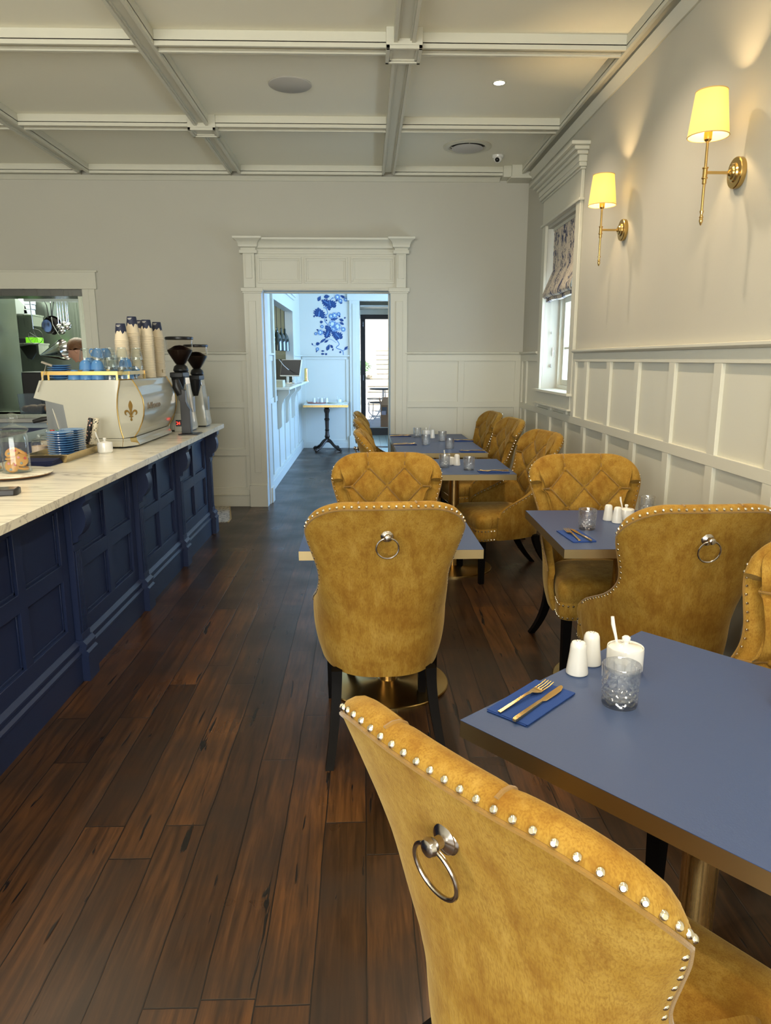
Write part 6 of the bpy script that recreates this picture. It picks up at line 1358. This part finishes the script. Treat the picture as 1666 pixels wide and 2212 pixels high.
# ---- floral mural
MN = mat('mural_navy', (0.012, 0.045, 0.16), 0.8); MB2 = mat('mural_mid_blue', (0.10, 0.20, 0.38), 0.8); MP = mat('mural_pale', (0.62, 0.70, 0.72), 0.8)
t = thing('floral_mural', 'blue and white trailing leaf and flower mural on the far hall wall', 'mural', (0, HY, 0))
def mp_(cx, cy): q = PY(560+cx*0.18, 620+cy*0.18, HY); return q.x, q.z
FN = [0]
def flat(b, pts, lay): FN[0] += 1; e_ = FN[0]*1.1e-6; b.prism(pts, -0.0006*lay-0.0008-e_, -0.0002, 'y')
bn, bm_, bp_ = MB(), MB(), MB()
def leaf(b, cx, cy, L, W, ang, lobes=5, lay=2):
    a0 = R(ang); x0, z0 = mp_(cx, cy); L *= 0.00145; W *= 0.00145; pts = []
    n = lobes*4
    for s in (1, -1):
        for i in range(n+1):
            u = i/n if s > 0 else 1-i/n; w_ = W*math.sin(PI*min(1, u**0.8))*(0.62+0.55*abs(math.sin(u*PI*lobes)))-W*0.06; w_ = max(w_, 0)
            px_, pz_ = (u-0.5)*L, s*w_; pts.append((x0+px_*math.cos(a0)-pz_*math.sin(a0), z0+px_*math.sin(a0)+pz_*math.cos(a0)))
    # fan of small quads so the concave outline fills cleanly
    m_ = n+1
    for i in range(n):
        q = [pts[i], pts[i+1], pts[2*m_-2-i], pts[2*m_-1-i]]; flat(b, q, lay)
    for k in range(-lobes, lobes+1):
        if k == 0: continue
        u = (abs(k)-0.5)/lobes*0.8-0.42; s_ = 1 if k > 0 else -1; p0 = (u*L, 0); p1 = ((u+0.14)*L, s_*W*0.55*(1-abs(u)*1.5))
        A = (x0+p0[0]*math.cos(a0)-p0[1]*math.sin(a0), z0+p0[0]*math.sin(a0)+p0[1]*math.cos(a0)); B_ = (x0+p1[0]*math.cos(a0)-p1[1]*math.sin(a0), z0+p1[0]*math.sin(a0)+p1[1]*math.cos(a0))
        if L > 0.09 and b is bn: flat(bm_, [A, (A[0]+0.004, A[1]+0.001), B_, (B_[0]-0.002, B_[1]-0.002)], lay+2)
def stem(b, ps, w_, lay=1):
    P_ = [mp_(*p) for p in ps]; sm = []
    for i in range(len(P_)-1):
        for k in range(5):
            tt = k/5; p0 = P_[max(0, i-1)]; p1 = P_[i]; p2 = P_[i+1]; p3 = P_[min(len(P_)-1, i+2)]
            sm.append(tuple(0.5*((2*p1[j])+(-p0[j]+p2[j])*tt+(2*p0[j]-5*p1[j]+4*p2[j]-p3[j])*tt*tt+(-p0[j]+3*p1[j]-3*p2[j]+p3[j])*tt**3) for j in (0, 1)))
    sm.append(P_[-1])
    for a, c in zip(sm[:-1], sm[1:]):
        d = Vector((c[0]-a[0], c[1]-a[1])); d.normalize(); nx, nz = -d.y*w_/2, d.x*w_/2; flat(b, [(a[0]+nx, a[1]+nz), (c[0]+nx, c[1]+nz), (c[0]-nx, c[1]-nz), (a[0]-nx, a[1]-nz)], lay)
stem(bm_, [(1010, 815), (1000, 765), (925, 728), (960, 690), (935, 640), (900, 590), (850, 520), (820, 450), (785, 400), (790, 350), (822, 315), (800, 255), (770, 250)], 0.013)
stem(bm_, [(1000, 765), (1045, 750), (1070, 735)], 0.009); stem(bm_, [(820, 300), (805, 230), (850, 160), (888, 122)], 0.010); stem(bm_, [(925, 670), (850, 625), (770, 650), (715, 690), (660, 705), (640, 680)], 0.006); stem(bm_, [(840, 430), (865, 395), (900, 380)], 0.006); stem(bm_, [(870, 150), (920, 120), (1000, 110), (1060, 120)], 0.006)
for a in ((700, 300, 110, 46, 75), (748, 318, 120, 40, 110), (795, 185, 110, 44, 150), (880, 200, 110, 42, 130), (838, 225, 110, 30, 95), (835, 505, 100, 42, 160), (820, 560, 110, 44, 65), (905, 560, 110, 40, 130), (955, 580, 110, 42, 140), (925, 590, 100, 28, 95), (722, 138, 66, 22, 60), (828, 725, 80, 22, 65), (868, 712, 50, 16, 130), (748, 420, 40, 17, 10), (803, 365, 28, 12, 60), (806, 398, 26, 10, 140), (808, 472, 34, 13, 10), (812, 115, 70, 24, 10), (905, 380, 90, 22, 10), (985, 395, 60, 18, 160), (990, 435, 60, 16, 150), (945, 495, 50, 18, 60), (775, 540, 40, 14, 60), (932, 155, 44, 14, 70), (978, 185, 44, 16, 160), (1000, 115, 60, 16, 150), (705, 680, 50, 20, 20), (770, 640, 90, 14, 35), (810, 650, 60, 12, 30), (1045, 730, 60, 14, 40), (975, 780, 30, 12, 60), (765, 768, 40, 10, 0), (765, 803, 44, 12, 0), (805, 805, 30, 14, 30), (700, 515, 30, 10, 150), (660, 350, 26, 12, 80), (885, 750, 30, 10, 70), (638, 685, 30, 8, 110), (690, 770, 30, 8, 70), (1030, 370, 26, 10, 20), (965, 350, 28, 12, 60)): leaf(bn, *a)
for a in ((720, 320, 80, 10, 80), (800, 180, 80, 7, 150), (850, 200, 60, 8, 100), (822, 560, 80, 8, 65), (940, 580, 80, 8, 130)): leaf(bm_, *a, lobes=2, lay=4)
def flower(cx, cy, r_, n=6):
    x0, z0 = mp_(cx, cy); r_ *= 0.00145
    for rr2 in (1.0, 0.55):
        for k in range(n):
            a = 2*PI*k/n+rr2; xx, zz = x0+rr2*r_*0.55*math.cos(a), z0+rr2*r_*0.55*math.sin(a)
            for j in range(9):
                q0, q1 = a-1.9+j*0.42, a-1.9+(j+1)*0.42; ro, ri = r_*0.46, r_*0.46-0.0075
                flat(bm_, [(xx+ro*math.cos(q0), zz+ro*math.sin(q0)), (xx+ro*math.cos(q1), zz+ro*math.sin(q1)), (xx+ri*math.cos(q1), zz+ri*math.sin(q1)), (xx+ri*math.cos(q0), zz+ri*math.sin(q0))], 7)
            pts = [(xx+r_*0.44*math.cos(2*PI*i/12), zz+r_*0.44*math.sin(2*PI*i/12)) for i in range(12)]; flat(bp_, pts, 5+(k % 2)*0.3)
for a in ((880, 445, 46), (935, 475, 50), (900, 500, 36), (865, 350, 30), (905, 340, 34), (955, 325, 22), (1010, 508, 28), (735, 545, 34), (940, 120, 32), (975, 165, 24), (700, 745, 20), (755, 475, 20), (1040, 150, 24), (680, 560, 18)): flower(*a)
bp_.build('pale_petals', MP, t, smooth=False, fix=False); bm_.build('branches', MB2, t, smooth=False, fix=False); bn.build('leaves', MN, t, smooth=False, fix=False)

# ================================================================== OUTSIDE
CONC = mat('pale_paving', (0.75, 0.74, 0.70), 0.8, var=0.06, vscale=3)
b = MB(); b.box(-14, 20, 14.66, 20.0, 0.0, 0.12); b.box(-14, 20, 20.0, 40, -0.1, 0.12); struct('ground_terrace', b, CONC)
b = MB(); b.box(1.98, 12, -6, 14.6, -0.1, 0.0); struct('ground_side', b, CONC)
STONE = mat('white_stone', (0.72, 0.70, 0.64), 0.85, bump=0.5, bscale=12); TIMB = mat('weathered_sleeper', (0.60, 0.50, 0.38), 0.85, var=0.3, vscale=6, stretch=(0.3, 1, 8))
st_ = thing('garden_steps', 'broad pale garden steps with timber risers climbing away outside the glass door', 'steps', (0, 0, 0))
k = 0; y = 19.6; z = 0.12
for i in range(12):
    if i == 5: y += 2.0
    x0 = 0.30 if i > 5 else 0.0
    b = MB(); b.box(x0, 5.0, y, y+ (2.4 if i == 4 else 0.42), z, z+0.15); b.build('tread', STONE, st_, 0.01)
    b = MB(); b.box(x0+0.05, 4.9, y-0.06, y-0.002, z+0.02, z+0.135); b.build('riser', TIMB, st_, 0.01)
    y += 0.36; z += 0.15
b = MB(); b.box(-8, 12, 30.0, 30.3, 0, 3.1); o = b.build('garden_wall', mat('white_render', (0.8, 0.8, 0.78), 0.9), None); tag(o, 'bright white rendered garden wall beyond the steps', 'garden wall')
b = MB(); b.box(-3, 1.2, 33, 36, 0.0, 4.5); b.prism([(-3.2, 4.5), (1.4, 4.5), (1.0, 5.0), (-2.8, 5.0)], 32.8, 36.2, 'y'); o = b.build('garden_shed', mat('grey_blue_roofing', (0.22, 0.33, 0.36), 0.7)); o.location = (0.2, 0, 0.12); tag(o, 'grey-blue shed roof peeping over the white garden wall', 'shed')
GR = mat('foliage_green', (0.10, 0.28, 0.06), 0.7, var=0.5, vscale=6)
def bush(name, label, c, r_, n, seed, trunk=0.0, cat='bush'):
    rnd = random.Random(seed); t = thing(name, label, cat, (c[0], c[1], c[2])); b = MB()
    for i in range(n):
        d = Vector((rnd.gauss(0, 1), rnd.gauss(0, 1), rnd.gauss(0, 1))).normalized()*(r_*(0.55+0.45*rnd.random())); d.z *= 0.85; s = r_*0.10*(0.7+rnd.random()); u = Vector((rnd.gauss(0, 1), rnd.gauss(0, 1), rnd.gauss(0, 1))).normalized(); v_ = u.cross(d.normalized()); p = d+Vector((0, 0, trunk+r_*0.8))
        b.add([p-u*s, p+v_*s*0.5, p+u*s, p-v_*s*0.5], [(0, 1, 2, 3)])
    b.build('foliage', GR, t, smooth=False, fix=False); b = MB(); b.cyl((0, 0, 0), (0, 0, trunk+r_*0.8), 0.04*r_+0.02, 0.02, n=8); b.build('stem', TIMB, t)
b = MB(); b.box(-5, -0.03, 22.6, 24.2, 0.12, 1.02); o = b.build('stone_planter', mat('grey_stones', (0.55, 0.55, 0.52), 0.9, bump=1.0, bscale=8, var=0.3, vscale=5), None, 0.03); tag(o, 'raised grey stone planter beside the garden steps', 'planter')
bush('garden_bush', 'small green bush on the stone planter beside the steps', (-0.10, 23.0, 1.02), 0.30, 500, 1); bush('garden_tree', 'green tree crown at the top edge of the glass door', (1.55, 28.5, 0.1), 0.9, 900, 2, 3.6, 'tree'); bush('garden_shrub', 'tall green shrub on the right of the garden steps', (1.75, 27.5, 0.12), 0.45, 500, 5, 2.4)
# outdoor bistro furniture and the cardboard box
WI = mat('white_iron', (0.75, 0.76, 0.78), 0.4); DS = mat('dark_slats', (0.03, 0.035, 0.04), 0.5)
def iron_chair(label, x, y, rz):
    t = thing('garden_stool', label, 'stool', (x, y, 0.12), rz)
    b = MB(); b.lathe([(0.0, 0.44), (0.19, 0.44), (0.20, 0.45), (0.19, 0.465), (0.0, 0.47)], 28, cap0=False, cap1=False); b.build('seat', DS, t)
    for s in (-1, 1):
        b = MB(); b.tube([(s*0.17, -0.15, 0.44), (s*0.22, -0.02, 0.25), (s*0.12, 0.05, 0.12), (s*0.20, 0.17, 0.0)], 0.010, 8); b.build('front_leg', WI, t)
        b = MB(); b.tube([(s*0.17, 0.12, 0.445), (s*0.18, 0.15, 0.35), (s*0.14, 0.0, 0.15), (s*0.20, -0.17, 0.0)], 0.010, 8); b.build('rear_leg', WI, t)
    b = MB(); b.tube([(0.15*math.cos(2*PI*i/24), 0.15*math.sin(2*PI*i/24), 0.16) for i in range(24)], 0.008, 8, closed=True); b.build('foot_ring', WI, t)
iron_chair('white iron garden stool with dark seat, the one closest outside the glass door', 0.28, 15.9, R(200)); iron_chair('white iron garden stool with dark seat, further out on the terrace', 0.22, 17.4, R(160))
t = thing('garden_table', 'small dark-topped garden table on curved legs outside the door', 'table', (0.42, 16.7, 0.12))
b = MB(); b.lathe([(0.0, 0.70), (0.33, 0.70), (0.34, 0.715), (0.33, 0.73), (0.0, 0.73)], 36, cap0=False, cap1=False); b.build('tabletop', DS, t)
for k in range(3): a = 2*PI*k/3+0.4; b = MB(); b.tube([(0.03*math.cos(a), 0.03*math.sin(a), 0.70), (0.05*math.cos(a), 0.05*math.sin(a), 0.35), (0.18*math.cos(a), 0.18*math.sin(a), 0.12), (0.28*math.cos(a), 0.28*math.sin(a), 0.0)], 0.013, 8); b.build('leg', WI, t)
CB = mat('cardboard', (0.36, 0.20, 0.105), 0.85, var=0.08, vscale=10)
P = PY(830, 925, 14.9); t = thing('cardboard_box', 'tall brown cardboard box with white label standing outside the glass door', 'box', (0.43, 15.0, 0.12), R(-6))
b = MB(); b.box(-0.11, 0.40, -0.16, 0.16, 0.0, 0.46); b.build('carton', CB, t, 0.004)
b = MB(); b.add([(-0.11, -0.16, 0.46), (0.40, -0.16, 0.46), (0.42, -0.02, 0.60), (-0.08, -0.02, 0.60)], [(0, 1, 2, 3)]); b.add([(-0.11, 0.16, 0.46), (-0.11, -0.16, 0.46), (-0.15, -0.15, 0.60), (-0.15, 0.14, 0.60)], [(0, 1, 2, 3)]); b.add([(0.40, 0.16, 0.46), (-0.11, 0.16, 0.46), (-0.10, 0.22, 0.60), (0.4, 0.22, 0.60)], [(0, 1, 2, 3)]); b.build('open_flaps', mat('cardboard_inside', (0.50, 0.32, 0.19), 0.85), t, smooth=False)
b = MB(); b.box(-0.08, 0.02, -0.1625, -0.1605, 0.28, 0.42); b.build('dark_print', mat('print_slate', (0.12, 0.12, 0.14), 0.7), t); b = MB(); b.box(-0.09, 0.0, -0.1645, -0.1625, 0.26, 0.34); b.build('white_label', mat('label_lilac', (0.55, 0.5, 0.62), 0.7), t)

# ---- every run of like things carries one group phrase
import re as _re
_runs = {}
for o in COL.objects:
    if o.parent is None and o.get('category') and o.get('kind') is None: _runs.setdefault(_re.sub(r'\.\d+$', '', o.name), []).append(o)
for _n, _l in _runs.items():
    if len(_l) > 1:
        for o in _l:
            if not o.get('group'): o['group'] = _n.replace('_', ' ')+'s'
